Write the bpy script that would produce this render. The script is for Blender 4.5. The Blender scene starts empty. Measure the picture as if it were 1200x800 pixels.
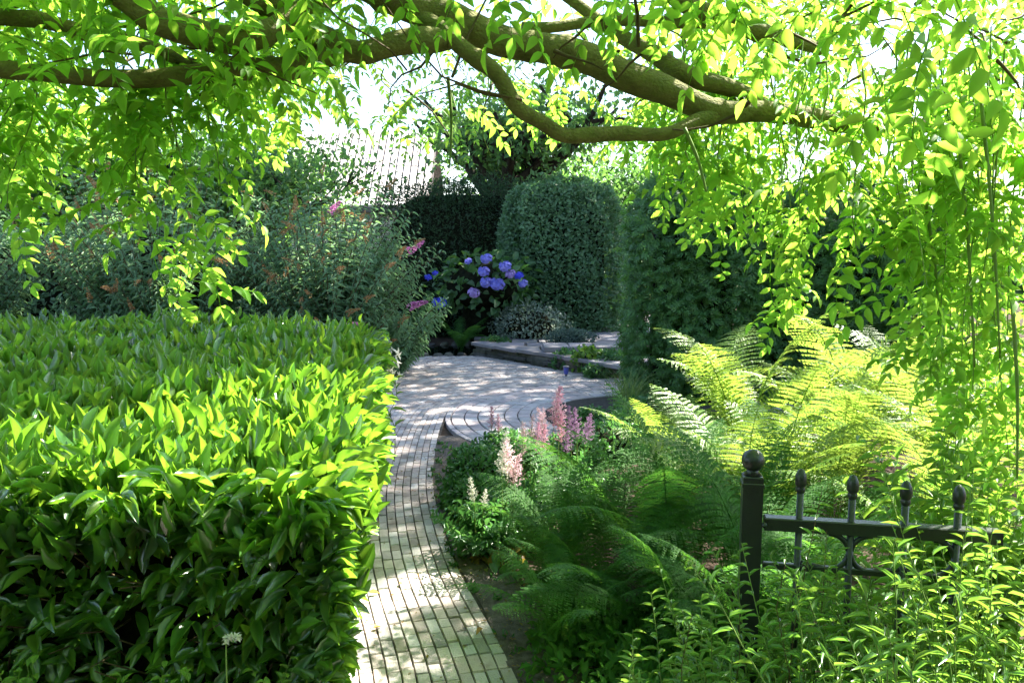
import bpy, math, random
import numpy as np
from mathutils import Matrix, Vector

# ------------------------------------------------------------------ camera, world, sun, exposure
SC = bpy.context.scene
COL = SC.collection
R = math.radians
rng = np.random.default_rng(11)
random.seed(11)

CAM_H, F, PITCH = 1.65, 933.3, math.atan(110 / 933.3)
cam = bpy.data.cameras.new("camera")
cam.lens, cam.sensor_width, cam.clip_start, cam.clip_end = 28.0, 36.0, 0.05, 2000
camo = bpy.data.objects.new("camera", cam)
COL.objects.link(camo)
camo.location = (0, 0, CAM_H)
camo.rotation_euler = (R(90) - PITCH, 0, 0)
SC.camera = camo

SUN_EL, SUN_AZ = R(52), R(53)            # azimuth from +Y towards +X
SUN = np.array([math.sin(SUN_AZ) * math.cos(SUN_EL), math.cos(SUN_AZ) * math.cos(SUN_EL), math.sin(SUN_EL)])
w = bpy.data.worlds.new("World")
SC.world = w
w.use_nodes = True
nt = w.node_tree
sky = nt.nodes.new("ShaderNodeTexSky")
sky.sky_type = 'NISHITA'
sky.sun_disc = False
sky.sun_elevation, sky.sun_rotation = SUN_EL, SUN_AZ
sky.air_density, sky.dust_density, sky.ozone_density = 1.0, 1.3, 1.0
nt.links.new(sky.outputs[0], nt.nodes["Background"].inputs[0])
nt.nodes["Background"].inputs[1].default_value = 0.09
sl = bpy.data.lights.new("sun", 'SUN')
sl.energy, sl.angle, sl.color = 5.0, R(0.53), (1.0, 0.94, 0.82)
so = bpy.data.objects.new("sun", sl)
COL.objects.link(so)
so.location = (8, 6, 12)
so.rotation_euler = Vector(SUN).to_track_quat('Z', 'Y').to_euler()
SC.view_settings.view_transform = 'Standard'
SC.view_settings.look = 'None'
SC.view_settings.gamma = 1
SC.view_settings.exposure = 2.6
SC.cycles.max_bounces = 8
SC.cycles.diffuse_bounces = 5
SC.cycles.glossy_bounces = 2
SC.cycles.transmission_bounces = 4
SC.cycles.use_denoising = True


def at(px, py, Y):
    """photo pixel (1200x800) at forward distance Y -> world point"""
    cx, cy = (px - 600) / F, (400 - py) / F
    d = np.array([cx, math.cos(PITCH) + cy * math.sin(PITCH), -math.sin(PITCH) + cy * math.cos(PITCH)])
    return np.array([0, 0, CAM_H]) + d * (Y / d[1])


def onz(px, py, z=0.0):
    cx, cy = (px - 600) / F, (400 - py) / F
    d = np.array([cx, math.cos(PITCH) + cy * math.sin(PITCH), -math.sin(PITCH) + cy * math.cos(PITCH)])
    return np.array([0, 0, CAM_H]) + d * ((z - CAM_H) / d[2])


# ------------------------------------------------------------------ materials
def nodes_of(name):
    m = bpy.data.materials.new(name)
    m.use_nodes = True
    n = m.node_tree
    n.nodes.clear()
    return m, n, n.links.new


def rand_value(n, L):
    g = n.nodes.new("ShaderNodeNewGeometry")
    o = n.nodes.new("ShaderNodeObjectInfo")
    a = n.nodes.new("ShaderNodeMath"); a.operation = 'ADD'
    L(g.outputs["Random Per Island"], a.inputs[0]); L(o.outputs["Random"], a.inputs[1])
    f = n.nodes.new("ShaderNodeMath"); f.operation = 'FRACT'
    L(a.outputs[0], f.inputs[0])
    return f.outputs[0]


def ramp(n, stops):
    r = n.nodes.new("ShaderNodeValToRGB")
    cr = r.color_ramp
    while len(cr.elements) < len(stops):
        cr.elements.new(0.5)
    for e, (p, c) in zip(cr.elements, stops):
        e.position = p; e.color = (*c, 1)
    return r


def leaf_mat(name, cols, trans, tmix=0.4, rough=0.4, spec=0.5, scale=14, coat=0.0):
    """leaf skin: several greens picked leaf by leaf, light coming through, a soft gloss"""
    m, n, L = nodes_of(name)
    rv = rand_value(n, L)
    cr = ramp(n, [(i / max(1, len(cols) - 1), c) for i, c in enumerate(cols)])
    L(rv, cr.inputs[0])
    tc = n.nodes.new("ShaderNodeNewGeometry")
    nz = n.nodes.new("ShaderNodeTexNoise"); nz.inputs["Scale"].default_value = scale; nz.inputs["Detail"].default_value = 3
    L(tc.outputs["Position"], nz.inputs["Vector"])
    mr = n.nodes.new("ShaderNodeMapRange"); mr.inputs[1].default_value = .3; mr.inputs[2].default_value = .7
    mr.inputs[3].default_value = .75; mr.inputs[4].default_value = 1.25
    L(nz.outputs[0], mr.inputs[0])
    hs = n.nodes.new("ShaderNodeHueSaturation")
    L(cr.outputs[0], hs.inputs["Color"]); L(mr.outputs[0], hs.inputs["Value"])
    p = n.nodes.new("ShaderNodeBsdfPrincipled")
    p.inputs["Roughness"].default_value = rough
    p.inputs["Specular IOR Level"].default_value = spec
    p.inputs["Coat Weight"].default_value = coat; p.inputs["Coat Roughness"].default_value = .12
    L(hs.outputs[0], p.inputs["Base Color"])
    t = n.nodes.new("ShaderNodeBsdfTranslucent")
    h2 = n.nodes.new("ShaderNodeHueSaturation"); h2.inputs["Color"].default_value = (*trans, 1)
    L(mr.outputs[0], h2.inputs["Value"])
    mh = n.nodes.new("ShaderNodeMapRange"); mh.inputs[3].default_value = .485; mh.inputs[4].default_value = .515
    L(rv, mh.inputs[0]); L(mh.outputs[0], h2.inputs["Hue"])
    L(h2.outputs[0], t.inputs[0])
    mx = n.nodes.new("ShaderNodeMixShader"); mx.inputs[0].default_value = tmix
    L(p.outputs[0], mx.inputs[1]); L(t.outputs[0], mx.inputs[2])
    out = n.nodes.new("ShaderNodeOutputMaterial")
    L(mx.outputs[0], out.inputs[0])
    return m


def solid_mat(name, c1, c2, scale=8, rough=0.8, spec=0.3, bump=0.3, bscale=40, metal=0, c3=None, perpiece=0.0, stretch=None):
    m, n, L = nodes_of(name)
    g = n.nodes.new("ShaderNodeNewGeometry")
    vec = g.outputs["Position"]
    if stretch:
        mp = n.nodes.new("ShaderNodeMapping"); mp.inputs["Scale"].default_value = stretch
        L(vec, mp.inputs[0]); vec = mp.outputs[0]
    nz = n.nodes.new("ShaderNodeTexNoise"); nz.inputs["Scale"].default_value = scale; nz.inputs["Detail"].default_value = 6
    L(vec, nz.inputs["Vector"])
    st = [(.3, c1), (.7, c2)] if c3 is None else [(.25, c1), (.5, c2), (.75, c3)]
    cr = ramp(n, st)
    L(nz.outputs[0], cr.inputs[0])
    col = cr.outputs[0]
    if perpiece:
        rv = rand_value(n, L)
        mr = n.nodes.new("ShaderNodeMapRange"); mr.inputs[3].default_value = 1 - perpiece; mr.inputs[4].default_value = 1 + perpiece
        L(rv, mr.inputs[0])
        hs = n.nodes.new("ShaderNodeHueSaturation")
        L(col, hs.inputs["Color"]); L(mr.outputs[0], hs.inputs["Value"])
        mh = n.nodes.new("ShaderNodeMath"); mh.operation = 'MULTIPLY'; mh.inputs[1].default_value = 7.13
        L(rv, mh.inputs[0])
        fr = n.nodes.new("ShaderNodeMath"); fr.operation = 'FRACT'; L(mh.outputs[0], fr.inputs[0])
        m3 = n.nodes.new("ShaderNodeMapRange"); m3.inputs[3].default_value = .5; m3.inputs[4].default_value = 1.5
        L(fr.outputs[0], m3.inputs[0]); L(m3.outputs[0], hs.inputs["Saturation"])
        col = hs.outputs[0]
    p = n.nodes.new("ShaderNodeBsdfPrincipled")
    p.inputs["Roughness"].default_value = rough
    p.inputs["Specular IOR Level"].default_value = spec
    p.inputs["Metallic"].default_value = metal
    L(col, p.inputs["Base Color"])
    if bump:
        n2 = n.nodes.new("ShaderNodeTexNoise"); n2.inputs["Scale"].default_value = bscale; n2.inputs["Detail"].default_value = 8
        L(vec, n2.inputs["Vector"])
        b = n.nodes.new("ShaderNodeBump"); b.inputs["Strength"].default_value = bump; b.inputs["Distance"].default_value = .01
        L(n2.outputs[0], b.inputs["Height"]); L(b.outputs[0], p.inputs["Normal"])
    out = n.nodes.new("ShaderNodeOutputMaterial")
    L(p.outputs[0], out.inputs[0])
    return m


M = {}
M['soil'] = solid_mat('soil', (.018, .013, .009), (.055, .04, .03), 5, .95, .1, 1.0, 60, c3=(.035, .026, .018))
M['joint'] = solid_mat('joint_sand', (.04, .035, .03), (.085, .075, .065), 20, .95, .1, .5, 200)
M['brick'] = solid_mat('clinker_brick', (.30, .245, .23), (.45, .40, .375), 9, .85, .25, .6, 120, c3=(.38, .325, .31), perpiece=.3)
M['paver'] = solid_mat('grey_paver', (.31, .265, .265), (.44, .39, .385), 7, .75, .35, .5, 120, c3=(.23, .21, .215), perpiece=.2)
M['slate'] = solid_mat('terrace_slate', (.17, .155, .165), (.30, .275, .29), 4, .8, .35, .5, 60, perpiece=.2)
M['wallstone'] = solid_mat('mossy_stone', (.05, .055, .04), (.14, .13, .11), 9, .9, .25, .8, 50, perpiece=.35)
M['gravel'] = solid_mat('edge_gravel', (.07, .058, .05), (.15, .13, .115), 30, .95, .2, 1.0, 150)
M['water'] = solid_mat('pond_water', (.004, .005, .004), (.008, .009, .006), 3, .06, .6, .08, 12)
M['metal'] = solid_mat('dark_painted_metal', (.007, .011, .010), (.014, .020, .019), 12, .35, .5, .15, 150)
M['bark'] = solid_mat('wisteria_bark', (.08, .08, .028), (.17, .16, .06), 9, .85, .2, .95, 60, c3=(.115, .128, .04), stretch=(1.5, 2, 2))
M['twig'] = solid_mat('brown_twig', (.06, .04, .02), (.12, .085, .04), 12, .8, .3, .3, 60)
M['stem'] = solid_mat('green_stem', (.10, .17, .03), (.16, .24, .05), 12, .6, .4, 0)
M['darkbark'] = solid_mat('dark_bark', (.02, .016, .012), (.06, .048, .036), 6, .9, .2, 1.0, 40, stretch=(3, 3, 1))
M['core'] = solid_mat('painted_core_shade', (.006, .008, .004), (.022, .022, .012), 18, .95, .05, 1.0, 60)  # near-black fill, painting the shade seen between the leaves
M['wall'] = solid_mat('pale_render', (.5, .47, .43), (.62, .6, .55), 3, .9, .2, .2, 80)
M['rooftile'] = solid_mat('pale_roof', (.55, .5, .48), (.75, .7, .68), 3, .7, .4, .2, 40, perpiece=.12)
M['roofgap'] = solid_mat('roof_gap', (.10, .09, .09), (.17, .15, .15), 3, .9, .2, .2, 40)
M['bluelamp'] = solid_mat('blue_lamp_body', (.05, .07, .35), (.09, .11, .5), 10, .35, .5, .05)
M['lampcap'] = solid_mat('lamp_cap', (.1, .1, .12), (.16, .16, .18), 10, .35, .5, .05)
M['laurel'] = leaf_mat('laurel_leaf', [(.018, .054, .022), (.024, .07, .026), (.03, .09, .028), (.042, .115, .026), (.05, .135, .022), (.075, .135, .02)], (.33, .66, .04), .36, .28, .7, 8, .9)
M['wist'] = leaf_mat('wisteria_leaf', [(.06, .15, .018), (.075, .19, .022), (.11, .23, .03)], (.40, .70, .07), .6, .5, .35, 9)
M['bud'] = leaf_mat('buddleia_leaf', [(.10, .20, .10), (.14, .25, .14), (.20, .31, .18)], (.24, .44, .16), .36, .55, .4)
M['yew'] = leaf_mat('yew_leaf', [(.02, .05, .02), (.03, .07, .028), (.05, .095, .036)], (.06, .15, .04), .25, .5, .4)
M['beech'] = leaf_mat('hornbeam_leaf', [(.075, .145, .075), (.11, .205, .10), (.15, .26, .12)], (.16, .34, .1), .35, .45, .45)
M['thuja'] = leaf_mat('thuja_spray', [(.04, .11, .03), (.06, .15, .04), (.09, .19, .045)], (.17, .38, .06), .3, .5, .4)
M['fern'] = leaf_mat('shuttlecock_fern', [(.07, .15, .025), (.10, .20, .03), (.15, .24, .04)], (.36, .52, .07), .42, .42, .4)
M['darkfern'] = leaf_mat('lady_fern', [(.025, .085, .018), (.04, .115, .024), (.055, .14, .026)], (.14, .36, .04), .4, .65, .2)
M['hyd'] = leaf_mat('hydrangea_leaf', [(.035, .09, .03), (.055, .13, .04), (.08, .16, .05)], (.15, .35, .06), .3, .45, .45)
M['silver'] = leaf_mat('variegated_leaf', [(.09, .14, .10), (.17, .22, .16), (.30, .34, .26)], (.2, .3, .18), .25, .5, .4)
M['greyleaf'] = leaf_mat('grey_green_leaf', [(.09, .15, .13), (.13, .20, .17), (.18, .25, .21)], (.15, .25, .18), .25, .6, .3)
M['geran'] = leaf_mat('astilbe_leaf', [(.03, .10, .03), (.05, .14, .045), (.08, .18, .06)], (.14, .36, .07), .32, .4, .5)
M['lime'] = leaf_mat('lime_leaf', [(.07, .17, .03), (.11, .22, .04), (.16, .27, .05)], (.28, .50, .05), .4, .45, .4)
M['willow'] = leaf_mat('narrow_shrub_leaf', [(.045, .13, .03), (.075, .18, .045), (.12, .23, .07)], (.28, .52, .06), .4, .3, .6)
M['grass'] = leaf_mat('grass_blade', [(.07, .14, .03), (.11, .19, .05), (.2, .22, .09)], (.26, .42, .08), .4, .5, .4)
M['tree'] = leaf_mat('tree_leaf', [(.03, .085, .02), (.05, .12, .03), (.08, .16, .035)], (.2, .42, .05), .4, .45, .4)
M['fartree'] = leaf_mat('far_tree_leaf', [(.04, .10, .035), (.06, .14, .05), (.09, .18, .06)], (.2, .42, .08), .4, .5, .4)
M['rust'] = leaf_mat('rusty_leaf', [(.10, .08, .02), (.20, .10, .03), (.14, .16, .03)], (.4, .3, .05), .35, .45, .4)
M['orange'] = leaf_mat('spent_spike', [(.34, .19, .07), (.44, .27, .12), (.40, .30, .18)], (.4, .2, .06), .25, .7, .2)
M['pink'] = leaf_mat('pink_floret', [(.50, .13, .36), (.62, .24, .48), (.68, .36, .55)], (.6, .25, .45), .3, .6, .2)
M['violet'] = leaf_mat('violet_floret', [(.20, .19, .60), (.28, .26, .70), (.40, .36, .78)], (.3, .28, .8), .3, .6, .2)
M['blue'] = leaf_mat('blue_floret', [(.05, .06, .55), (.09, .10, .68), (.13, .14, .74)], (.12, .14, .8), .3, .6, .2)
M['lilac'] = leaf_mat('lilac_floret', [(.40, .26, .62), (.50, .34, .68), (.55, .42, .72)], (.5, .35, .7), .3, .6, .2)
M['palepink'] = leaf_mat('pale_pink_floret', [(.62, .40, .46), (.72, .52, .56), (.75, .60, .62)], (.7, .5, .55), .3, .6, .2)
M['rosepink'] = leaf_mat('rose_floret', [(.60, .27, .38), (.68, .36, .46), (.70, .45, .52)], (.65, .35, .45), .3, .6, .2)
M['mauve'] = leaf_mat('mauve_floret', [(.26, .15, .26), (.34, .2, .34), (.4, .26, .4)], (.35, .2, .35), .3, .6, .2)
M['cream'] = leaf_mat('cream_floret', [(.66, .62, .52), (.75, .72, .64), (.8, .78, .72)], (.7, .7, .6), .3, .6, .2)
M['yellowleaf'] = leaf_mat('fallen_leaf', [(.45, .33, .05), (.4, .22, .05), (.5, .42, .1)], (.4, .3, .05), .2, .6, .3)

# ------------------------------------------------------------------ object and mesh helpers
def link(o, parent=None):
    COL.objects.link(o)
    if parent is not None:
        o.parent = parent
    return o


def thing(name, label, cat, loc=(0, 0, 0), group=None):
    o = bpy.data.objects.new(name, None)
    o.empty_display_size = .1
    COL.objects.link(o)
    o.location = [float(v) for v in loc]
    o['label'] = label
    o['category'] = cat
    if group:
        o['group'] = group
    return o


def np_mesh(name, V, quads=None, tris=None, mat=None, smooth=False):
    me = bpy.data.meshes.new(name)
    V = np.asarray(V, np.float32)
    q = np.zeros((0, 4), np.int32) if quads is None or len(quads) == 0 else np.asarray(quads, np.int32)
    t = np.zeros((0, 3), np.int32) if tris is None or len(tris) == 0 else np.asarray(tris, np.int32)
    me.vertices.add(len(V))
    me.vertices.foreach_set("co", V.ravel())
    loops = np.concatenate([q.ravel(), t.ravel()])
    me.loops.add(len(loops))
    me.loops.foreach_set("vertex_index", loops)
    nq, ntr = len(q), len(t)
    starts = np.concatenate([np.arange(nq) * 4, nq * 4 + np.arange(ntr) * 3]).astype(np.int32)
    me.polygons.add(nq + ntr)
    me.polygons.foreach_set("loop_start", starts)
    me.update(calc_edges=True)
    me.polygons.foreach_set("use_smooth", np.full(nq + ntr, bool(smooth)))
    me.validate()
    if mat is not None:
        me.materials.append(mat)
    return me


def part(name, me, parent, kind=None, label=None):
    """link a mesh whose vertices are in world space as a child of a thing (base at its Empty)"""
    o = bpy.data.objects.new(name, me)
    link(o, parent)
    if parent is not None:
        b = parent
        off = Vector((0, 0, 0))
        while b is not None:
            off += b.location
            b = b.parent
        o.location = -off
    if kind:
        o['kind'] = kind
    if label:
        o['label'] = label
    return o


def frames(D, N):
    """leaf axes from direction D and rough normal N: columns X (across), Y (along), Z (normal)"""
    Y = D / np.linalg.norm(D, axis=1, keepdims=True)
    X = np.cross(Y, N)
    l = np.linalg.norm(X, axis=1, keepdims=True)
    bad = l[:, 0] < 1e-4
    X[bad] = np.cross(Y[bad], np.array([.3, .9, .2]))
    X /= np.linalg.norm(X, axis=1, keepdims=True)
    Z = np.cross(X, Y)
    return np.stack([X, Y, Z], axis=2)          # (M,3,3)


class Geo:
    def __init__(s):
        s.V, s.Q, s.T, s.n = [], [], [], 0

    def add(s, V, Q=None, T=None):
        V = np.asarray(V, float)
        s.V.append(V)
        if Q is not None and len(Q): s.Q.append(np.asarray(Q) + s.n)
        if T is not None and len(T): s.T.append(np.asarray(T) + s.n)
        s.n += len(V)

    def scatter(s, tpl, P, FR, S):
        """tpl (verts, quads, tris) copied to points P with frames FR and scales S (M,3)"""
        tv, tq, tt = tpl
        if len(P) == 0: return
        S = np.asarray(S, float)
        if S.ndim == 1: S = np.repeat(S[:, None], 3, 1)
        V = np.einsum('mij,mnj->mni', FR, tv[None] * S[:, None, :]) + P[:, None, :]
        k = len(tv)
        off = (np.arange(len(P)) * k)
        Q = (tq[None] + off[:, None, None]).reshape(-1, 4) if len(tq) else None
        T = (tt[None] + off[:, None, None]).reshape(-1, 3) if len(tt) else None
        s.add(V.reshape(-1, 3), Q, T)

    def mesh(s, name, mat, smooth=False):
        V = np.concatenate(s.V) if s.V else np.zeros((0, 3))
        return np_mesh(name, V, np.concatenate(s.Q) if s.Q else None, np.concatenate(s.T) if s.T else None, mat, smooth)


def E4(): return np.zeros((0, 4), int)
def E3(): return np.zeros((0, 3), int)


def leaf_tpl(rows, fold=.12, droop=.12, curl=0.0):
    """blade of unit length along +Y, unit width; rows = [(t, half width)] between stalk and tip"""
    V = [(0, 0, 0)]
    for t, hw in rows:
        z0 = -droop * t * t
        V += [(-hw, t, z0 + fold * hw * 2 - curl * hw), (0, t, z0), (hw, t, z0 + fold * hw * 2 - curl * hw)]
    V.append((0, 1, -droop))
    Q, T = [], [(0, 2, 1), (0, 3, 2)]
    n = len(rows)
    for i in range(n - 1):
        a, b = 1 + 3 * i, 4 + 3 * i
        Q += [(a, a + 1, b + 1, b), (a + 1, a + 2, b + 2, b + 1)]
    a = 1 + 3 * (n - 1)
    T += [(a, a + 1, 3 * n + 1), (a + 1, a + 2, 3 * n + 1)]
    return np.array(V, float), np.array(Q).reshape(-1, 4), np.array(T)


BLADE = leaf_tpl([(.18, .33), (.42, .5), (.72, .36)], .25, .16)              # ovate leaf
LAUREL = leaf_tpl([(.15, .26), (.4, .48), (.62, .5), (.84, .3)], .22, .10)
NARROW = leaf_tpl([(.25, .45), (.6, .42)], .2, .22)
RHOMB = (np.array([(0, 0, 0), (.5, .45, .1), (0, 1, -.1), (-.5, .45, .1)], float), np.array([(0, 1, 2, 3)]), E3())
PETAL = (np.array([(-.5, -.5, 0), (.5, -.5, .1), (.5, .5, 0), (-.5, .5, .1)], float), np.array([(0, 1, 2, 3)]), E3())


def unit(v):
    v = np.asarray(v, float)
    return v / np.linalg.norm(v, axis=-1, keepdims=True)


def rdir(n):
    return unit(rng.normal(size=(n, 3)))


def smooth_path(P, R_, n=8):
    P = np.asarray(P, float); R_ = np.asarray(R_, float)
    A = np.concatenate([P, R_[:, None]], 1)
    A = np.concatenate([[2 * A[0] - A[1]], A, [2 * A[-1] - A[-2]]])
    out = []
    for i in range(1, len(A) - 2):
        p0, p1, p2, p3 = A[i - 1:i + 3]
        for k in range(n):
            t = k / n
            out.append(.5 * (2 * p1 + (p2 - p0) * t + (2 * p0 - 5 * p1 + 4 * p2 - p3) * t * t + (3 * p1 - p0 - 3 * p2 + p3) * t ** 3))
    out.append(A[-2])
    out = np.array(out)
    return out[:, :3], np.maximum(out[:, 3], 1e-4)


def tube(g, P, R_, sides=8, knobby=0.0, caps=True):
    P = np.asarray(P, float); R_ = np.asarray(R_, float)
    Tn = unit(np.gradient(P, axis=0))
    ref = np.array([0, 0, 1.0]) if abs(Tn[0][2]) < .9 else np.array([0, 1.0, 0])
    X = np.cross(Tn, ref); X = unit(X)
    Y = np.cross(Tn, X)
    a = np.linspace(0, 2 * np.pi, sides, endpoint=False)
    rr = R_[:, None] * (1 + knobby * rng.normal(size=(len(P), sides)))
    V = P[:, None] + rr[..., None] * (np.cos(a)[None, :, None] * X[:, None] + np.sin(a)[None, :, None] * Y[:, None])
    n = len(P)
    i = np.arange(n - 1)[:, None] * sides
    j = np.arange(sides)[None]
    j2 = (j + 1) % sides
    Q = np.stack([i + j, i + j2, i + sides + j2, i + sides + j], -1).reshape(-1, 4)
    V = V.reshape(-1, 3)
    T = []
    if caps:
        V = np.concatenate([V, P[:1], P[-1:]])
        c0, c1 = n * sides, n * sides + 1
        for k in range(sides):
            T += [(c0, (k + 1) % sides, k), (c1, (n - 1) * sides + k, (n - 1) * sides + (k + 1) % sides)]
    g.add(V, Q, np.array(T) if T else None)


def box_geo(g, c, s, rz=0.0, bev=0.0, tilt=(0, 0)):
    """box of size s centred at c with a chamfered top"""
    x, y, z = s[0] / 2, s[1] / 2, s[2] / 2
    b = bev
    V = np.array([(-x, -y, -z), (x, -y, -z), (x, y, -z), (-x, y, -z),
                  (-x, -y, z - b), (x, -y, z - b), (x, y, z - b), (-x, y, z - b),
                  (-x + b, -y + b, z), (x - b, -y + b, z), (x - b, y - b, z), (-x + b, y - b, z)])
    Q = [(3, 2, 1, 0), (0, 1, 5, 4), (1, 2, 6, 5), (2, 3, 7, 6), (3, 0, 4, 7)]
    if b > 0:
        Q += [(4, 5, 9, 8), (5, 6, 10, 9), (6, 7, 11, 10), (7, 4, 8, 11), (8, 9, 10, 11)]
    else:
        V = V[:8]; Q += [(4, 5, 6, 7)]
    V[:, 2] += V[:, 0] * tilt[0] + V[:, 1] * tilt[1]
    c_, s_ = math.cos(rz), math.sin(rz)
    V = V @ np.array([(c_, s_, 0), (-s_, c_, 0), (0, 0, 1)]) + np.asarray(c)
    g.add(V, np.array(Q))


def sphere_geo(g, c, r, seg=12, rings=8, squash=1.0, pointed=0.0):
    prof = []
    for i in range(rings + 1):
        a = math.pi * i / rings
        z = -math.cos(a)
        rr = math.sin(a)
        if z > 0: z *= 1 + pointed * z
        prof.append((rr * r + 1e-5, z * r * squash))
    lathe(g, c, prof, seg)


def lathe(g, c, prof, seg=12):
    prof = np.array(prof, float)
    a = np.linspace(0, 2 * np.pi, seg, endpoint=False)
    V = np.stack([prof[:, 0, None] * np.cos(a), prof[:, 0, None] * np.sin(a), np.repeat(prof[:, 1, None], seg, 1)], -1) + np.asarray(c)
    n = len(prof)
    i = np.arange(n - 1)[:, None] * seg
    j = np.arange(seg)[None]
    j2 = (j + 1) % seg
    Q = np.stack([i + j, i + j2, i + seg + j2, i + seg + j], -1).reshape(-1, 4)
    g.add(V.reshape(-1, 3), Q)


def place(name, me, parent, pos, FR, S, kind=None, label=None):
    """one object with frame FR (3x3 columns) and scale S at world pos, child of parent"""
    o = bpy.data.objects.new(name, me)
    link(o, parent)
    m = Matrix([[FR[r][0] * S[0], FR[r][1] * S[1], FR[r][2] * S[2], 0] for r in range(3)] + [[0, 0, 0, 1]])
    base = parent.location if parent is not None else Vector((0, 0, 0))
    m.translation = Vector(pos) - base
    o.matrix_basis = m
    if kind: o['kind'] = kind
    if label: o['label'] = label
    return o


def struct(name, me, label=None):
    o = bpy.data.objects.new(name, me)
    COL.objects.link(o)
    o['kind'] = 'structure'
    if label:
        o['label'] = label
    return o


def jnoise(x, y, s=1.0, seed=0):
    return (np.sin(x * 1.7 * s + seed) * np.cos(y * 2.3 * s + seed * 1.3) + .5 * np.sin(x * 4.1 * s - y * 3.3 * s + seed * 2.1)
            + .3 * np.sin(x * 9.2 * s + y * 7.7 * s + seed)) / 1.8


# ------------------------------------------------------------------ ground
xs = np.concatenate([[-300, -80, -30], np.linspace(-12, 12, 49), [30, 80, 300]])
ys = np.concatenate([[-300, -60, -10], np.linspace(-3, 22, 51), [40, 90, 300]])
GX, GY = np.meshgrid(xs, ys)
GZ = -.012 - .02 * (jnoise(GX, GY, 1.2) * .5 + .5) * (np.hypot(GX, GY) < 25)
V = np.stack([GX, GY, GZ], -1).reshape(-1, 3)
nx = len(xs)
i = (np.arange(len(ys) - 1)[:, None] * nx + np.arange(nx - 1)[None]).ravel()
ground = struct('ground', np_mesh('ground', V, np.stack([i, i + 1, i + nx + 1, i + nx], -1), None, M['soil'], True),
                'dark brown garden soil under the plants')

# ------------------------------------------------------------------ brick path: lanes that follow the curve of the path round the circle
CC, CR = np.array([1.4, 7.7]), 2.06
near_edge = np.array([(.30, 1.2), (.16, 2.2), (.02, 2.95), (-.15, 3.5), (-.29, 3.95), (-.42, 4.6), (-.53, 5.2), (-.58, 5.7), (-.62, 6.3), (-.66, 6.9)])
arc = np.array([(CC[0] + CR * math.cos(a), CC[1] + CR * math.sin(a)) for a in np.linspace(math.pi, R(35), 26)])
edge2 = np.concatenate([near_edge, arc])
edge, _ = smooth_path(np.concatenate([edge2, np.zeros((len(edge2), 1))], 1), np.ones(len(edge2)), 6)
edge = edge[:, :2]
for _ in range(30):
    edge[1:-1] = .25 * edge[:-2] + .5 * edge[1:-1] + .25 * edge[2:]
tan = np.gradient(edge, axis=0); tan /= np.linalg.norm(tan, axis=1, keepdims=True)
nor = np.stack([-tan[:, 1], tan[:, 0]], 1)       # to the left of the walking direction
LW, BL, JT = .0535, .128, .0042
BRICK_BOX = Geo(); box_geo(BRICK_BOX, (0, 0, -.5), (1, 1, 1), 0, 0)
# unit brick with a rubbed edge
bx = .5; bi = .46
BRT = (np.array([(-bx, -bx, -1), (bx, -bx, -1), (bx, bx, -1), (-bx, bx, -1), (-bx, -bx, -.12), (bx, -bx, -.12), (bx, bx, -.12), (-bx, bx, -.12),
                 (-bi, -bi * 1.03, 0), (bi, -bi * 1.03, 0), (bi, bi * 1.03, 0), (-bi, bi * 1.03, 0)], float),
       np.array([(0, 1, 5, 4), (1, 2, 6, 5), (2, 3, 7, 6), (3, 0, 4, 7), (4, 5, 9, 8), (5, 6, 10, 9), (6, 7, 11, 10), (7, 4, 8, 11), (8, 9, 10, 11)]), E3())
B_pos, B_dir, B_size = [], [], []
for k in range(56):
    lane = edge + nor * (LW * (k + .5) + .0)
    seg = np.linalg.norm(np.diff(lane, axis=0), axis=1)
    s = np.concatenate([[0], np.cumsum(seg)])
    q = rng.uniform(0, BL) + (k % 2) * BL * .5
    while q < s[-1] - BL:
        L_ = BL * rng.choice([1, 1, 1, 1, .98, .86, .62])
        mid = q + L_ / 2
        x, y = np.interp(mid, s, lane[:, 0]), np.interp(mid, s, lane[:, 1])
        a0 = np.array([np.interp(q, s, lane[:, 0]), np.interp(q, s, lane[:, 1])])
        a1 = np.array([np.interp(q + L_, s, lane[:, 0]), np.interp(q + L_, s, lane[:, 1])])
        q += L_ + JT
        hedge_x = -.52 - .145 * (y - 2.3) - .55
        if y < 6.6 and x < hedge_x: continue
        if y > 12.05 - .05 * abs(x + .4): continue
        # terrace front runs (-.36,12.1) -> (1.15,10.25)
        if y - 12.0 + (x + .36) * 1.225 > 0 and x > -.5: continue
        if x < -2.6: continue
        B_pos.append((x, y)); B_dir.append((a1 - a0) / (np.linalg.norm(a1 - a0) + 1e-9)); B_size.append((LW - JT, L_))
B_pos = np.array(B_pos); B_dir = np.array(B_dir); B_size = np.array(B_size)
nb = len(B_pos)
bz = .012 + rng.normal(0, .0016, nb)
Dn = np.concatenate([B_dir + rng.normal(0, .012, (nb, 2)), rng.normal(0, .012, (nb, 1))], 1)
FRb = frames(Dn, np.concatenate([rng.normal(0, .02, (nb, 2)), np.ones((nb, 1))], 1))
Sb = np.stack([B_size[:, 0] * rng.uniform(.96, 1.0, nb), B_size[:, 1] * rng.uniform(.98, 1, nb), np.full(nb, .05)], 1)
Pb = np.concatenate([B_pos, bz[:, None]], 1)

base = Geo()
ring = edge[::3]
rn = nor[::3]
Vb = []
for e, n_ in zip(ring, rn):
    for o_ in np.linspace(-.02, 3.0, 13):
        p = e + n_ * o_
        if p[1] < 6.6: p = e + n_ * min(o_, 1.0 + .08 * o_)
        Vb.append((p[0], p[1], .002))
Vb = np.array(Vb)
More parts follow.
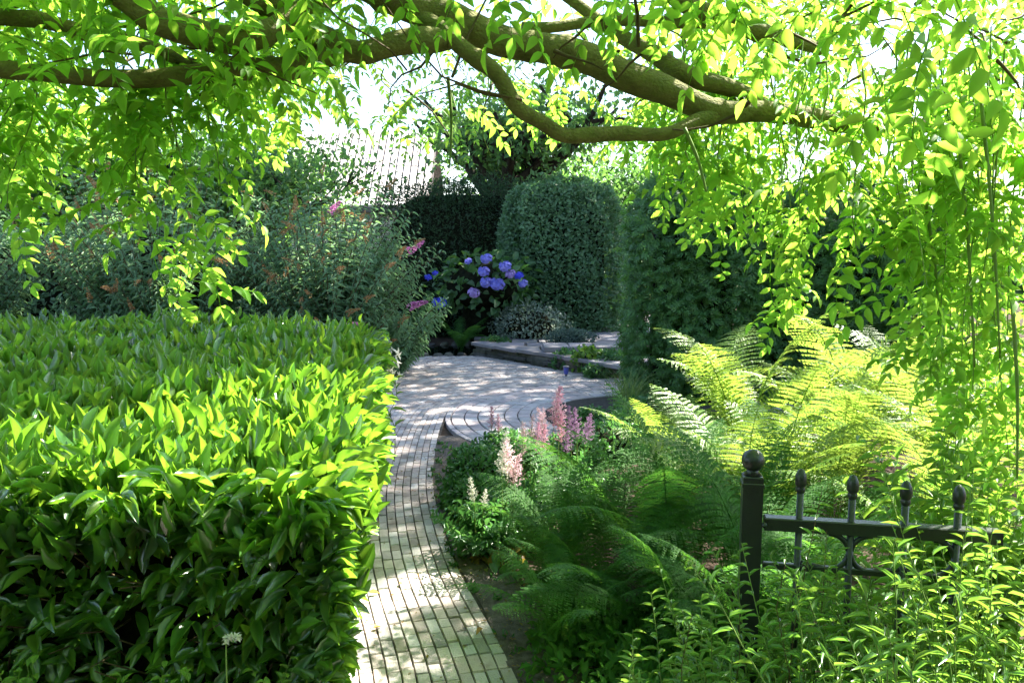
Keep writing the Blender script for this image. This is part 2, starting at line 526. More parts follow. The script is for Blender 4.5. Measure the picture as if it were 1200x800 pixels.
# keep the bed inside the plaza
Vb[:, 1] = np.minimum(Vb[:, 1], np.where(Vb[:, 0] > -.4, 12.0 - (Vb[:, 0] + .36) * 1.225, 12.0))
nr_ = len(ring)
ii = (np.arange(nr_ - 1)[:, None] * 13 + np.arange(12)[None]).ravel()
path = struct('path', np_mesh('path_bed', Vb, np.stack([ii, ii + 1, ii + 14, ii + 13], -1), None, M['joint']),
              'curving path of small grey clinker bricks laid in running lanes')
vis = (Pb[:, 1] > 2.8) & (Pb[:, 0] > -.80 - .03 * Pb[:, 1])
order = np.argsort(np.where(vis, Pb[:, 1], 99 + Pb[:, 1]))
big = order[:300]; rest = order[300:]
brick_me = np_mesh('brick', BRT[0], BRT[1], None, M['brick'])
for b in big:
    place('brick', brick_me, path, Pb[b], FRb[b], Sb[b])
g = Geo(); g.scatter(BRT, Pb[rest], FRb[rest], Sb[rest])
part('bricks', g.mesh('bricks', M['brick']), path, 'stuff')

# circle of larger pavers inside a kerb line
pl = Geo()
a = np.linspace(R(12), R(224), 73)
Vc = [(CC[0], CC[1], .003)] + [(CC[0] + 1.97 * math.cos(t), CC[1] + 1.97 * math.sin(t), .003) for t in a[:-1]]
Tc = [(0, 1 + k, 2 + k) for k in range(71)]
circle = struct('paved_path', np_mesh('circle_bed', Vc, None, Tc, M['joint']), 'round area of grey pavers laid in rings beside the path')
paver_me = np_mesh('paver', BRT[0], BRT[1], None, M['paver'])
cnt = 0
rest_p, rest_d, rest_s = [], [], []
for kring, (r0, wd, ln) in enumerate([(CR - .035, .05, .2), (1.93, .122, .19), (1.80, .124, .185), (1.67, .124, .18), (1.54, .124, .17), (1.41, .124, .17), (1.28, .124, .17), (1.15, .124, .17)]):
    n_ = int(2 * math.pi * r0 / ln)
    off = rng.uniform(0, 1)
    for q in range(n_):
        t = 2 * math.pi * (q + off) / n_
        x, y = CC[0] + r0 * math.cos(t), CC[1] + r0 * math.sin(t)
        if not 10 < math.degrees(t) % 360 < (232 if kring == 0 else 224): continue
        p = np.array([x, y, .013 + (.003 if kring == 0 else rng.normal(0, .0015))])
        d = np.array([-math.sin(t), math.cos(t), rng.normal(0, .008)])
        fr = frames(d[None], np.array([[rng.normal(0, .012), rng.normal(0, .012), 1.]]))[0]
        S_ = (wd * .97, 2 * math.pi * r0 / n_ - .011, .055)
        if kring < 6 and x < 1.7 and y > 6.2 and cnt < 200:
            place('paver', paver_me, circle, p, fr, S_); cnt += 1
        else:
            rest_p.append(p); rest_d.append(fr); rest_s.append(S_)
g = Geo(); g.scatter(BRT, np.array(rest_p), np.array(rest_d), np.array(rest_s))
part('pavers', g.mesh('pavers', M['paver']), circle, 'stuff')

# gravelly strip between path and bed
ge = np.array([(.03, 2.2), (.035, 2.9), (-.1, 3.5), (-.25, 4.0), (-.38, 4.6), (-.49, 5.2), (-.55, 5.7), (-.585, 6.2), (-.62, 6.5), (-.66, 6.85)])
gw = np.array([.3, .25, .22, .2, .2, .28, .35, .42, .40, .18])
Vg = np.concatenate([np.stack([ge[:, 0] - .035, ge[:, 1], np.full(10, .009)], 1), np.stack([ge[:, 0] + gw, ge[:, 1] + .02, np.full(10, .006)], 1)])
struct('soil_strip_ground', np_mesh('soil_strip', Vg, [(k, 10 + k, 11 + k, k + 1) for k in range(9)], None, M['gravel']), 'bare gravelly soil strip between the path and the planting')

# ------------------------------------------------------------------ raised terrace with low dry stone wall
TZ = .2
tv = [(-.42, 12.1, TZ - .03), (1.2, 10.12, TZ - .03), (2.6, 10.12, TZ - .03), (2.6, 13, TZ - .03), (3.6, 22, TZ - .03), (1.2, 22, TZ - .03), (.9, 13.7, TZ - .03), (-.2, 13.2, TZ - .03)]
terr = struct('terrace_ground', np_mesh('terrace', tv, None, [(0, 1, 7), (1, 6, 7), (1, 2, 3), (1, 3, 6), (3, 4, 6), (4, 5, 6)], M['gravel']),
              'raised stone paved terrace leading back between the hedges')
slabs = 0
for iy in range(26):
    yy = 10.3 + iy * .42
    for ix in range(-2, 10):
        xx = ix * .42 + (iy % 2) * .2 + rng.normal(0, .02)
        if (yy - 12.1) + (xx + .42) * 1.225 < .22: continue
        if xx < -.1 and yy > 12.9: continue
        if yy > 13.2 and (xx < .85 + (yy - 13.7) * .05 or xx > 2.7 + (yy - 13) * .11): continue
        if xx > 2.5 and yy < 13: continue
        g = Geo(); box_geo(g, (0, 0, -.5), (1, 1, 1), 0, .05)
        if slabs == 0:
            slab_me = g.mesh('slab', M['slate'])
        rz = rng.normal(0, .01)
        fr = np.array([(math.cos(rz), -math.sin(rz), 0), (math.sin(rz), math.cos(rz), 0), (0, 0, 1)])
        place('slab', slab_me, terr, (xx, yy, TZ + rng.normal(0, .002)), fr, (.405 * rng.uniform(.95, 1), .405 * rng.uniform(.95, 1), .04))
        slabs += 1
wallo = thing('stone_wall', 'low dry stone wall of mossy slabs edging the raised terrace', 'wall', (-.36, 12.1, 0))
A_, B_ = np.array([-.42, 12.14]), np.array([1.2, 10.16])
dirw = (B_ - A_) / np.linalg.norm(B_ - A_)
lenw = np.linalg.norm(B_ - A_)
angw = math.atan2(dirw[1], dirw[0])
for row in range(4):
    q = -.05 + rng.uniform(-.1, 0)
    hh = .055 if row < 3 else .05
    while q < lenw:
        L_ = rng.uniform(.18, .42) if row < 3 else rng.uniform(.4, .6)
        c = A_ + dirw * (q + L_ / 2) + np.array([dirw[1], -dirw[0]]) * (rng.uniform(-.02, .02) + (.03 if row == 3 else 0))
        g = Geo(); box_geo(g, (c[0], c[1], .0 + row * .054 + hh / 2 - .004), (L_ - .012, .26 + rng.uniform(-.03, .03), hh - .004), angw + rng.normal(0, .03), .007, (rng.normal(0, .015), rng.normal(0, .02)))
        part('coping_slab' if row == 3 else 'stone', g.mesh('stone', M['slate'] if row == 3 else M['wallstone']), wallo)
        q += L_
# second course at the right: an upper step slab
step = thing('stone_step', 'flat upper stone step behind the small leafy plants on the terrace', 'step', (1.0, 11.2, .2))
for k in range(4):
    g = Geo(); box_geo(g, (.62 + k * .36, 11.25 + rng.normal(0, .02), TZ + .045), (.35, .5, .07), .02 * rng.normal(), .01)
    part('slab', g.mesh('slab', M['slate']), step)

# pond with stone rim
pa = np.linspace(0, 2 * np.pi, 28, endpoint=False)
pc = np.array([-1.05, 12.75])
Vp = [(pc[0], pc[1], .0)] + [(pc[0] + (.78 + .08 * math.sin(3 * t)) * math.cos(t), pc[1] + (.62 + .05 * math.cos(2 * t)) * math.sin(t), .006) for t in pa]
struct('pond_water', np_mesh('pond', Vp, None, [(0, 1 + k, 1 + (k + 1) % 28) for k in range(28)], M['water']), 'small dark pond at the far edge of the brick path')
rim = thing('pond_rim', 'rim of rounded grey stones round the small dark pond', 'stones', (pc[0], pc[1], 0))
for k, t in enumerate(np.linspace(0, 2 * np.pi, 26, endpoint=False)):
    g = Geo()
    sphere_geo(g, (0, 0, 0), 1, 8, 5)
    me = g.mesh('stone', M['wallstone'], True)
    if k == 0:
        stone_me = me
    o = bpy.data.objects.new('stone', stone_me)
    link(o, rim)
    o.location = (.86 * math.cos(t) + rng.normal(0, .02), .68 * math.sin(t) + rng.normal(0, .02), .01)
    o.scale = (rng.uniform(.06, .11), rng.uniform(.05, .09), rng.uniform(.03, .06))
    o.rotation_euler = (rng.normal(0, .2), rng.normal(0, .2), rng.uniform(0, 6))

# ------------------------------------------------------------------ plant generators
def leaf_cloud(n, centre, radii, shell=.55, tilt_out=.7, up=.25, flat=2.4, bottom=-1.0):
    """points, leaf directions and normals in a lumpy ellipsoid, leaves facing outward"""
    d = rdir(int(n * 1.6))
    d = d[d[:, 2] > bottom][:n]
    n = len(d)
    th = np.arctan2(d[:, 1], d[:, 0]); ph = np.arcsin(np.clip(d[:, 2], -1, 1))
    lump = 1 + .10 * np.sin(3 * th + 1.3 * centre[0]) * np.cos(2 * ph + centre[1]) + .08 * np.sin(7 * th + 5 * ph) + .05 * np.sin(13 * th - 9 * ph)
    r = (1 - shell * rng.random(n) ** 2.2) * lump
    P = np.asarray(centre) + d * r[:, None] * np.asarray(radii)
    out = unit(d / np.asarray(radii))
    D = unit(out * tilt_out + rdir(n) * .8 + np.array([0, 0, up]))
    N = unit(out + rdir(n) * .6 + np.array([0, 0, .4]))
    return P, D, N


def dome_core(centre, radii, mat):  # solid dark filler whose tone stands for a bush's inner shade
    g = Geo()
    sphere_geo(g, (0, 0, 0), 1, 14, 9)
    V = np.concatenate(g.V) * np.asarray(radii)
    V *= (1 + .08 * jnoise(V[:, 0] * 3, V[:, 1] * 3 + V[:, 2] * 2))[:, None]
    V = V + np.asarray(centre)
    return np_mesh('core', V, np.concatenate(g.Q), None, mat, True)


def leafy_bush(name, label, cat, centre, radii, n, size, tpl, mat, aspect=.5, group=None, core=.72, parts_n=0, bottom=-.75, **kw):
    base = (centre[0], centre[1], max(0, centre[2] - radii[2]))
    t = thing(name, label, cat, base, group)
    P, D, N = leaf_cloud(n, centre, radii, bottom=bottom, **kw)
    n = len(P)
    FR = frames(D, N)
    L_ = size * rng.uniform(.7, 1.25, n)
    S = np.stack([L_ * aspect, L_, L_], 1)
    sel = np.arange(n)
    if parts_n:
        front = np.argsort(np.linalg.norm(P - np.array([0, 0, CAM_H]), axis=1))[:parts_n]
        me = np_mesh('leaf', tpl[0], tpl[1], tpl[2], mat, True)
        for k in front: place('leaf', me, t, P[k], FR[k], S[k])
        sel = np.setdiff1d(sel, front)
    g = Geo(); g.scatter(tpl, P[sel], FR[sel], S[sel])
    part('foliage', g.mesh('foliage', mat, len(tpl[0]) > 6), t, 'stuff')
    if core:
        part('shade_core', dome_core(centre, np.asarray(radii) * core, M['core']), t)
    return t


def branch_tree(g, base, h, r, lean=(0, 0), levels=3, spread=.75, nkids=4, trunk_frac=.45, seed=0):
    """tapered trunk and forked limbs; returns the twig ends"""
    rs = np.random.default_rng(seed)
    ends = []

    def grow(p, d, L_, r, lev):
        n = 5
        pts = [p]; q = p.copy(); dd = d.copy()
        for k in range(n):
            dd = unit(dd + rs.normal(0, .12, 3) + np.array([0, 0, .05]))
            q = q + dd * L_ / n
            pts.append(q)
        rad = np.linspace(r, r * .62, n + 1)
        if lev == 0: rad[0] *= 1.35
        tube(g, pts, rad, 9 if lev < 2 else 5, .03, False)
        if lev == levels:
            ends.append(q); ends.append(pts[3]); return
        for k in range(nkids if lev else nkids + 1):
            s = rs.uniform(.55, 1) if lev else rs.uniform(.7, 1)
            i0 = int(s * n)
            a = 2 * math.pi * (k / nkids) + rs.uniform(-.5, .5)
            side = np.array([math.cos(a), math.sin(a), rs.uniform(-.05, .5)])
            nd = unit(dd * (1 - spread) + side * spread)
            grow(pts[i0], nd, L_ * rs.uniform(.55, .78), r * .55, lev + 1)
    grow(np.asarray(base, float), unit(np.array([lean[0], lean[1], 1.])), h * trunk_frac, r, 0)
    return np.array(ends)


def tree(name, label, cat, base, h, r, nleaf, size, mat, sigma=.5, group=None, seed=0, lean=(0, 0), spread=.75, keep=None, levels=3, trunk_frac=.45):
    t = thing(name, label, cat, base, group)
    g = Geo()
    ends = branch_tree(g, base, h, r, lean, levels, spread, 4, trunk_frac, seed)
    part('trunk', g.mesh('trunk', M['darkbark'], True), t)
    if keep is not None:
        e2 = ends[keep(ends)]
    else:
        e2 = ends
    k = rng.integers(0, len(e2), nleaf)
    P = e2[k] + rng.normal(0, 1, (nleaf, 3)) * sigma * np.array([1, 1, .65])
    if keep is not None: P = P[keep(P)]
    n = len(P)
    D = unit(rdir(n) + np.array([0, 0, -.35])); N = unit(rdir(n) * .8 + np.array([0, 0, 1]))
    L_ = size * rng.uniform(.7, 1.3, n)
    g = Geo(); g.scatter(RHOMB, P, frames(D, N), np.stack([L_ * .62, L_, L_], 1))
    part('crown', g.mesh('crown', mat), t, 'stuff')
    return t


def stems_plant(t, bases, heights, leans, nleaf, size, tpl, mat, aspect, stem_r=.003, leaf_angle=.9, curve=.25, taper=.5, start=.15, stem_mat=None, parts=False, droop=-.1):
    """stems with leaves in alternate ranks; all stems joined into one foliage part + one stems part"""
    gl, gs = Geo(), Geo()
    ends = []
    allP, allF, allS = [], [], []
    for b, h, ln in zip(bases, heights, leans):
        b = np.asarray(b, float)
        n = 7
        tt = np.linspace(0, 1, n)
        ln = np.asarray(ln, float)
        pts = b + np.stack([ln[0] * tt ** 1.6 * h, ln[1] * tt ** 1.6 * h, tt * h * (1 - curve * tt * np.linalg.norm(ln))], 1)
        pts[1:] += rng.normal(0, .012 * h, (n - 1, 3))
        tube(gs, pts, np.linspace(stem_r, stem_r * .35, n), 4, 0, False)
        m = max(3, int(nleaf * rng.uniform(.8, 1.2)))
        ts = np.linspace(start, .99, m)
        P = np.stack([np.interp(ts, tt, pts[:, k]) for k in range(3)], 1)
        ax = unit(np.gradient(P, axis=0))
        ph = np.arange(m) * 2.4 + rng.uniform(0, 6)
        u = unit(np.cross(ax, np.array([.2, .1, 1.0]) + rng.normal(0, .05, 3)))
        v = np.cross(ax, u)
        side = np.cos(ph)[:, None] * u + np.sin(ph)[:, None] * v
        D = unit(side * leaf_angle + ax * .6 + np.array([0, 0, droop]) + rng.normal(0, .15, (m, 3)))
        N = unit(ax + np.array([0, 0, .5]) + rng.normal(0, .3, (m, 3)))
        L_ = size * (1 - taper * ts ** 2) * rng.uniform(.75, 1.2, m)
        FR = frames(D, N)
        S = np.stack([L_ * aspect, L_, L_], 1)
        gl.scatter(tpl, P, FR, S)
        ends.append((pts[-1], ax[-1]))
    part('foliage', gl.mesh('foliage', mat, len(tpl[0]) > 6), t, 'stuff')
    part('stems', gs.mesh('stems', stem_mat or M['stem'], True), t, 'stuff')
    return ends


def spike_mesh(mat, n=110, curve=.2, name='spike'):
    """tapering flower spike of little florets, unit length along +Y"""
    g = Geo()
    t = rng.random(n) ** .8
    a = rng.uniform(0, 6.283, n)
    r = .15 * (1 - t) ** .7 + .02
    P = np.stack([r * np.cos(a), t, r * np.sin(a) - curve * t * t], 1)
    D = unit(np.stack([np.cos(a), .5 + 0 * a, np.sin(a)], 1) + rng.normal(0, .3, (n, 3)))
    s = rng.uniform(.07, .12, n) * (1.1 - .5 * t)
    g.scatter(PETAL, P, frames(D, rdir(n)), np.stack([s, s, s], 1))
    return g.mesh(name, mat)


def plume_mesh(mat):
    """feathery astilbe panicle, unit height along +Z"""
    g = Geo()
    pts, sz = [], []
    nb = 26
    for k in range(nb):
        t = .12 + .88 * k / nb
        L_ = .30 * (1 - t) ** .8 + .03
        a = k * 2.4
        m = int(8 + 18 * L_ / .3)
        q = rng.random(m)
        pts.append(np.stack([L_ * q * math.cos(a), L_ * q * math.sin(a), t + .55 * L_ * q], 1) + rng.normal(0, .014, (m, 3)))
        sz.append(.046 * (1 - .35 * q))
    P = np.concatenate(pts); s = np.concatenate(sz) * rng.uniform(.7, 1.3, len(P))
    g.scatter(RHOMB, P, frames(unit(rdir(len(P)) + np.array([0, 0, .6])), rdir(len(P))), np.stack([s * .8, s * 1.5, s], 1))
    return g.mesh('plume', mat)


def frond_mesh(L_, npair, maxp, th0, th1, mat, comb=11, gap=1.0, droop=.2, lean=.45, prof_pow=1.35, name='frond', pw=.06, jit=.2):
    """arching fern frond: rachis, pinnae in pairs, each pinna cut into pinnules. Base at the origin, leaning to +Y"""
    g = Geo()
    n = 40
    t = np.linspace(0, 1, n)
    th = R(th0) + (R(th1) - R(th0)) * t ** 1.4
    ds = L_ / (n - 1)
    y = np.concatenate([[0], np.cumsum(np.sin(th[:-1]) * ds)]); z = np.concatenate([[0], np.cumsum(np.cos(th[:-1]) * ds)])
    sway = .05 * L_ * np.sin(t * 2.2 + rng.uniform(0, 6)) * t
    P = np.stack([sway, y, z], 1)
    tube(g, P[::3], np.linspace(.0045, .001, len(P[::3])), 4, 0, False)
    T_ = unit(np.gradient(P, axis=0))
    X = np.tile(np.array([1., 0, 0]), (n, 1))
    Nn = np.cross(X, T_)
    pp, fr, sc = [], [], []
    for k in range(npair):
        u = .14 + .855 * k / (npair - 1)
        i = u * (n - 1); i0 = int(min(i, n - 2)); f = i - i0
        p = P[i0] * (1 - f) + P[i0 + 1] * f
        tg = T_[i0]; nn = Nn[i0]
        prof = max(.04, math.sin(math.pi * min(1, u ** prof_pow)) ** .75) if u < .985 else .06
        for sgn in (-1, 1):
            pl_ = maxp * prof * rng.uniform(.88, 1.08)
            d = unit(np.array([sgn, 0, 0]) + tg * (lean + rng.normal(0, .05)) - nn * rng.uniform(-.05, .12))
            nloc = unit(nn + rng.normal(0, .12, 3))
            # pinnules along the pinna
            m = max(3, int(comb * prof + 1))
            s = np.clip((np.arange(m) + rng.uniform(.1, .8) + rng.normal(0, .15, m)) / m, .01, .99)
            w_ = pl_ / m * 1.25
            plen = pw * maxp * (1 - s ** 1.6) * (.55 + .45 * prof) + .004
            base_ = p + d * (s * pl_)[:, None] + np.array([0, 0, -1.0]) * (droop * pl_ * s * s)[:, None]
            across = unit(np.cross(nloc, d))
            for s2 in (-1, 1):
                dd = unit(np.tile(across * s2, (m, 1)) + d * .45 + rng.normal(0, jit, (m, 3)))
                pp.append(base_); fr.append(frames(dd, np.tile(nloc, (m, 1)) + rng.normal(0, .12, (m, 3)))); sc.append(np.stack([np.full(m, w_ * 1.25), plen, plen], 1))
    g.scatter(RHOMB, np.concatenate(pp), np.concatenate(fr), np.concatenate(sc))
    return g.mesh(name, mat)


def fern(label, base, meshes, nf, scale, az0=0, cat='fern', group=None, spread=(0, 6.283), name='fern', tilt=.0):
    t = thing(name, label, cat, base, group)
    for k in range(nf):
        a = spread[0] + (spread[1] - spread[0]) * (k + rng.uniform(-.3, .3)) / nf + az0
        me = meshes[rng.integers(len(meshes))]
        o = bpy.data.objects.new('frond', me)
        link(o, t)
        s = scale * rng.uniform(.7, 1.18)
        o.scale = (s, s, s)
        o.location = (rng.normal(0, .025), rng.normal(0, .025), 0)
        o.rotation_euler = (rng.normal(tilt, .14), rng.normal(0, .16), a)
    return t


# ------------------------------------------------------------------ laurel hedge
hedge = thing('laurel_hedge', 'dense clipped laurel hedge with long glossy upright leaves left of the path', 'hedge', (-2.6, 4.3, 0))
def hx(Y): return -.485 - .145 * (Y - 2.3)
def hz(X, Y): return .96 + .012 * (Y - 2.3) + .06 * jnoise(X, Y, 1.6, 2) + .03 * jnoise(X, Y, 4.1, 5)
P_, D_, N_, Sz = [], [], [], []
# top
n = 15500
Y = 2.2 + 4.3 * rng.random(n) ** 1.25
X = hx(Y) + .03 - (rng.random(n) ** 1.0) * (1.1 + Y * .72)
edge_r = np.clip((X - hx(Y) + .25) / .25, 0, 1); edge_f = np.clip((2.45 - Y) / .25, 0, 1)
Z = hz(X, Y) - .13 * edge_r ** 2 - .13 * edge_f ** 2 - .10 * rng.random(n) ** 1.5 + (rng.random(n) < .05) * rng.uniform(.02, .09, n)
P_.append(np.stack([X, Y, Z], 1))
D_.append(unit(np.stack([rng.normal(0, .34, n) + .6 * edge_r, rng.normal(0, .42, n) - .5 * edge_f, np.full(n, 1.0)], 1)))
az = rng.uniform(0, 6.283, n)
N_.append(np.stack([np.cos(az), np.sin(az), .25 + 0 * az], 1)); Sz.append(rng.uniform(.07, .15, n))
# right face
n = 5600
Y = 2.15 + 4.3 * rng.random(n) ** 1.2
q = rng.random(n)
Z = .04 + .93 * q
inset = .20 * (1 - q) ** 1.3 + .02 * np.sin(Y * 6)
X = hx(Y) - inset + .05 * jnoise(Y, Z, 3) - .12 * rng.random(n) ** 2 + .01
P_.append(np.stack([X, Y, Z], 1))
D_.append(unit(np.stack([np.full(n, .8), rng.normal(0, .5, n), rng.normal(.35, .45, n)], 1)))
N_.append(unit(np.stack([np.full(n, .4), rng.normal(0, .5, n), np.full(n, .8)], 1))); Sz.append(rng.uniform(.07, .125, n))
# face towards the viewer
n = 2700
q = rng.random(n)
Z = .05 + .93 * q
X = hx(2.25) - 2.5 * rng.random(n) + .02
Y = 2.2 + .16 * (1 - q) + .09 * jnoise(X, Z, 3.0, 1) + .16 * rng.random(n) ** 1.6
X = X - .12 * (1 - q) * np.clip((X + .8) / .4, 0, 1)
P_.append(np.stack([X, Y, Z], 1))
D_.append(unit(np.stack([rng.normal(0, .6, n), np.full(n, -.65), rng.normal(.0, .5, n)], 1)))
N_.append(unit(np.stack([rng.normal(0, .4, n), np.full(n, -.4), np.full(n, .9)], 1))); Sz.append(rng.uniform(.08, .13, n))
P_ = np.concatenate(P_); D_ = np.concatenate(D_); N_ = np.concatenate(N_); Sz = np.concatenate(Sz)
FRl = frames(D_, N_)
Sl = np.stack([Sz * rng.uniform(.24, .33, len(Sz)), Sz, Sz], 1)
dist = np.linalg.norm(P_ - np.array([0, 0, CAM_H]), axis=1)
px = 600 + P_[:, 0] / P_[:, 1] * F
pyy = 290 + (CAM_H - P_[:, 2]) / P_[:, 1] * F
near = np.where((px > 10) & (px < 480) & (pyy < 770), dist - Sz * 6, 99)
idx = np.argsort(near)
laurel_me = np_mesh('leaf', *LAUREL, M['laurel'], True)
chosen = idx[:900:3]
for k in chosen: place('leaf', laurel_me, hedge, P_[k], FRl[k], Sl[k])
rest = np.setdiff1d(np.arange(len(P_)), chosen)
g = Geo(); g.scatter(LAUREL, P_[rest], FRl[rest], Sl[rest])
part('foliage', g.mesh('foliage', M['laurel'], True), hedge, 'stuff')
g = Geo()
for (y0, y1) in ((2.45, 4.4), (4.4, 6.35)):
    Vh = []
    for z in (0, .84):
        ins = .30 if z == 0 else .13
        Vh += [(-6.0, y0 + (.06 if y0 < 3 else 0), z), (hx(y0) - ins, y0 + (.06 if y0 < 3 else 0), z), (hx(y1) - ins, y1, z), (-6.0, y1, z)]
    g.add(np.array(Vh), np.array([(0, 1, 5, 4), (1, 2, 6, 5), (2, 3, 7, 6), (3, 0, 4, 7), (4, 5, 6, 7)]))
part('shade_core', g.mesh('core', M['core']), hedge)  # dark block behind the leaves, painted for the black gaps
g = Geo()
for k in range(120):
    x = hx(2.25) - .35 - 2.1 * rng.random()
    b = np.array([x, 2.45, rng.uniform(.1, .7)])
    e = b + np.array([rng.normal(0, .15), -.22, rng.uniform(.05, .25)])
    tube(g, [b, (b + e) / 2 + rng.normal(0, .02, 3), e], [.004, .003, .002], 4, 0, False)
part('twigs', g.mesh('twigs', M['twig'], True), hedge, 'stuff')

# little plants at the hedge foot in the near corner
for (px_, py_, Yd, lb) in ((25, 770, 2.05, 'small lime leafy weed at the dark foot of the laurel hedge, far left'),
                           (175, 795, 2.02, 'yellow green weed sprouting low before the laurel hedge'),
                           (212, 785, 2.06, 'pair of upright lime shoots low before the laurel hedge'),
                           (330, 792, 2.1, 'pale weed tuft at the hedge corner nearest the path')):
    p = at(px_, py_, Yd)
    t = thing('weed', lb, 'weed', (p[0], p[1], 0), 'weeds before the laurel hedge')
    m = 4
    stems_plant(t, [(p[0] + rng.normal(0, .02), p[1] + rng.normal(0, .02), 0) for _ in range(m)], [p[2] + rng.uniform(-.03, .05) for _ in range(m)],
                [(rng.normal(0, .1), rng.normal(-.02, .06)) for _ in range(m)], 16, .06, BLADE, M['lime'], .55, .002, 1.0, start=.35)
p = at(262, 745, 2.0)
t = thing('flower_spike', 'slender pale cream flower spike nodding before the laurel hedge', 'flower', (p[0], p[1], 0))
g = Geo()
sp = [(p[0] - .01, p[1], 0), (p[0], p[1], p[2] * .5), (p[0] + .005, p[1], p[2] - .04), (p[0] + .012, p[1], p[2] - .005), (p[0] + .045, p[1], p[2] - .002)]
sp, rr = smooth_path(sp, [.004, .003, .002, .002, .001], 8)
tube(g, sp, rr, 5, 0)
part('stem', g.mesh('stem', M['stem'], True), t)
g = Geo()
q = rng.uniform(.55, 1, 90) * (len(sp) - 1)
Pq = np.stack([np.interp(q, np.arange(len(sp)), sp[:, k]) for k in range(3)], 1)
s = rng.uniform(.008, .016, 90)
g.scatter(RHOMB, Pq, frames(rdir(90), rdir(90)), np.stack([s * .6, s, s], 1))
part('florets', g.mesh('florets', M['cream']), t, 'stuff')

# white lily-like flower at the far end of the hedge
p = at(460, 432, 6.0)
t = thing('white_flower', 'white starry flower cluster at the far corner of the laurel hedge', 'flower', (p[0], p[1], 0))
stems_plant(t, [(p[0], p[1], 0)], [p[2] + .05], [(.02, 0)], 16, .14, NARROW, M['lime'], .2, .004, start=.3)
g = Geo()
for k in range(7):
    c = p + np.array([rng.normal(0, .03), rng.normal(0, .03), rng.uniform(-.12, .16)])
    d = unit(rdir(6) + np.array([.3, -.6, .2]))
    g.scatter(NARROW, np.tile(c, (6, 1)), frames(d, rdir(6)), np.stack([np.full(6, .022), np.full(6, .06), np.full(6, .06)], 1))
part('petals', g.mesh('petals', M['cream']), t, 'stuff')

# ------------------------------------------------------------------ buddleias behind the hedge
orange_me = [spike_mesh(M['orange'], 90, c) for c in (.15, -.25, .35)]
pink_me = [spike_mesh(M['pink'], 150, c) for c in (.1, -.2)]
def buddleia(label, base, h, spread, nst, orange_n, pinks, seed):
    t = thing('buddleia', label, 'shrub', base, 'buddleia bushes behind the hedge')
    st = np.random.default_rng(seed)
    a = st.uniform(0, 6.283, nst); ln = np.sqrt(st.random(nst)) * spread
    hs = h * (1 - .30 * (ln / spread) ** 2) * st.uniform(.45, 1.05, nst)
    nst = int(nst * 2.1)
    a = st.uniform(0, 6.283, nst); ln = np.sqrt(st.random(nst)) * spread
    hs = h * (1 - .30 * (ln / spread) ** 2) * st.uniform(.35, 1.05, nst)
    ends = stems_plant(t, [(base[0] + .35 * math.cos(x) * l, base[1] + .35 * math.sin(x) * l, 0) for x, l in zip(a, ln)], hs,
                       [(math.cos(x) * l, math.sin(x) * l) for x, l in zip(a, ln)], 54, .135, NARROW, M['bud'], .24, .008, .9, .22, .35, .12, M['twig'], droop=-.25)
    ends = [e for e in ends if e[0][2] > .5]
    cand = sorted(ends, key=lambda e: e[0][1] - .3 * e[0][2])[:max(orange_n * 2, 10)]
    st.shuffle(cand)
    for e, ax in cand[:orange_n]:
        d = unit(ax + np.array([st.normal(.3, .5), st.normal(-.3, .2), .1]))
        s = st.uniform(.13, .22)
        place('spent_spike', orange_me[st.integers(3)], t, e, frames(d[None], np.array([[0, -.2, 1.]]))[0], (s * .8, s, s * .8))
    for (x, y, Yd, s, dx) in pinks:
        p = at(x, y, Yd)
        d = unit(np.array([dx, -.1, .35]))
        place('flower_spike', pink_me[st.integers(2)], t, p, frames(d[None], np.array([[0, -.2, 1.]]))[0], (s, s, s))
    part('shade_core', dome_core((base[0], base[1] + .15, h * .30), (spread * h * .34, spread * h * .26, h * .34), M['core']), t)
    return t
buddleia('tall grey-green buddleia with orange spent spikes and pink tips beside the pond', (-2.15, 9.4, 0), 2.55, .62, 230, 46,
         [(476, 296, 9.0, .24, .9), (478, 360, 9.0, .24, .9), (395, 386, 7.6, .22, .9), (386, 250, 9.3, .2, .3)], 3)
buddleia('broad grey-green buddleia with few orange spikes behind the hedge centre', (-4.0, 9.0, 0), 2.9, .64, 180, 34, [], 4)
buddleia('shaded buddleia with narrow leaves at the far left behind the hedge', (-6.3, 8.6, 0), 2.5, .66, 160, 18, [], 5)
buddleia('outermost buddleia at the left picture edge behind the hedge', (-8.2, 9.4, 0), 2.4, .7, 130, 6, [], 7)
buddleia('low buddleia boughs arching over the pond edge', (-1.75, 10.2, 0), 1.35, .8, 80, 10, [], 6)

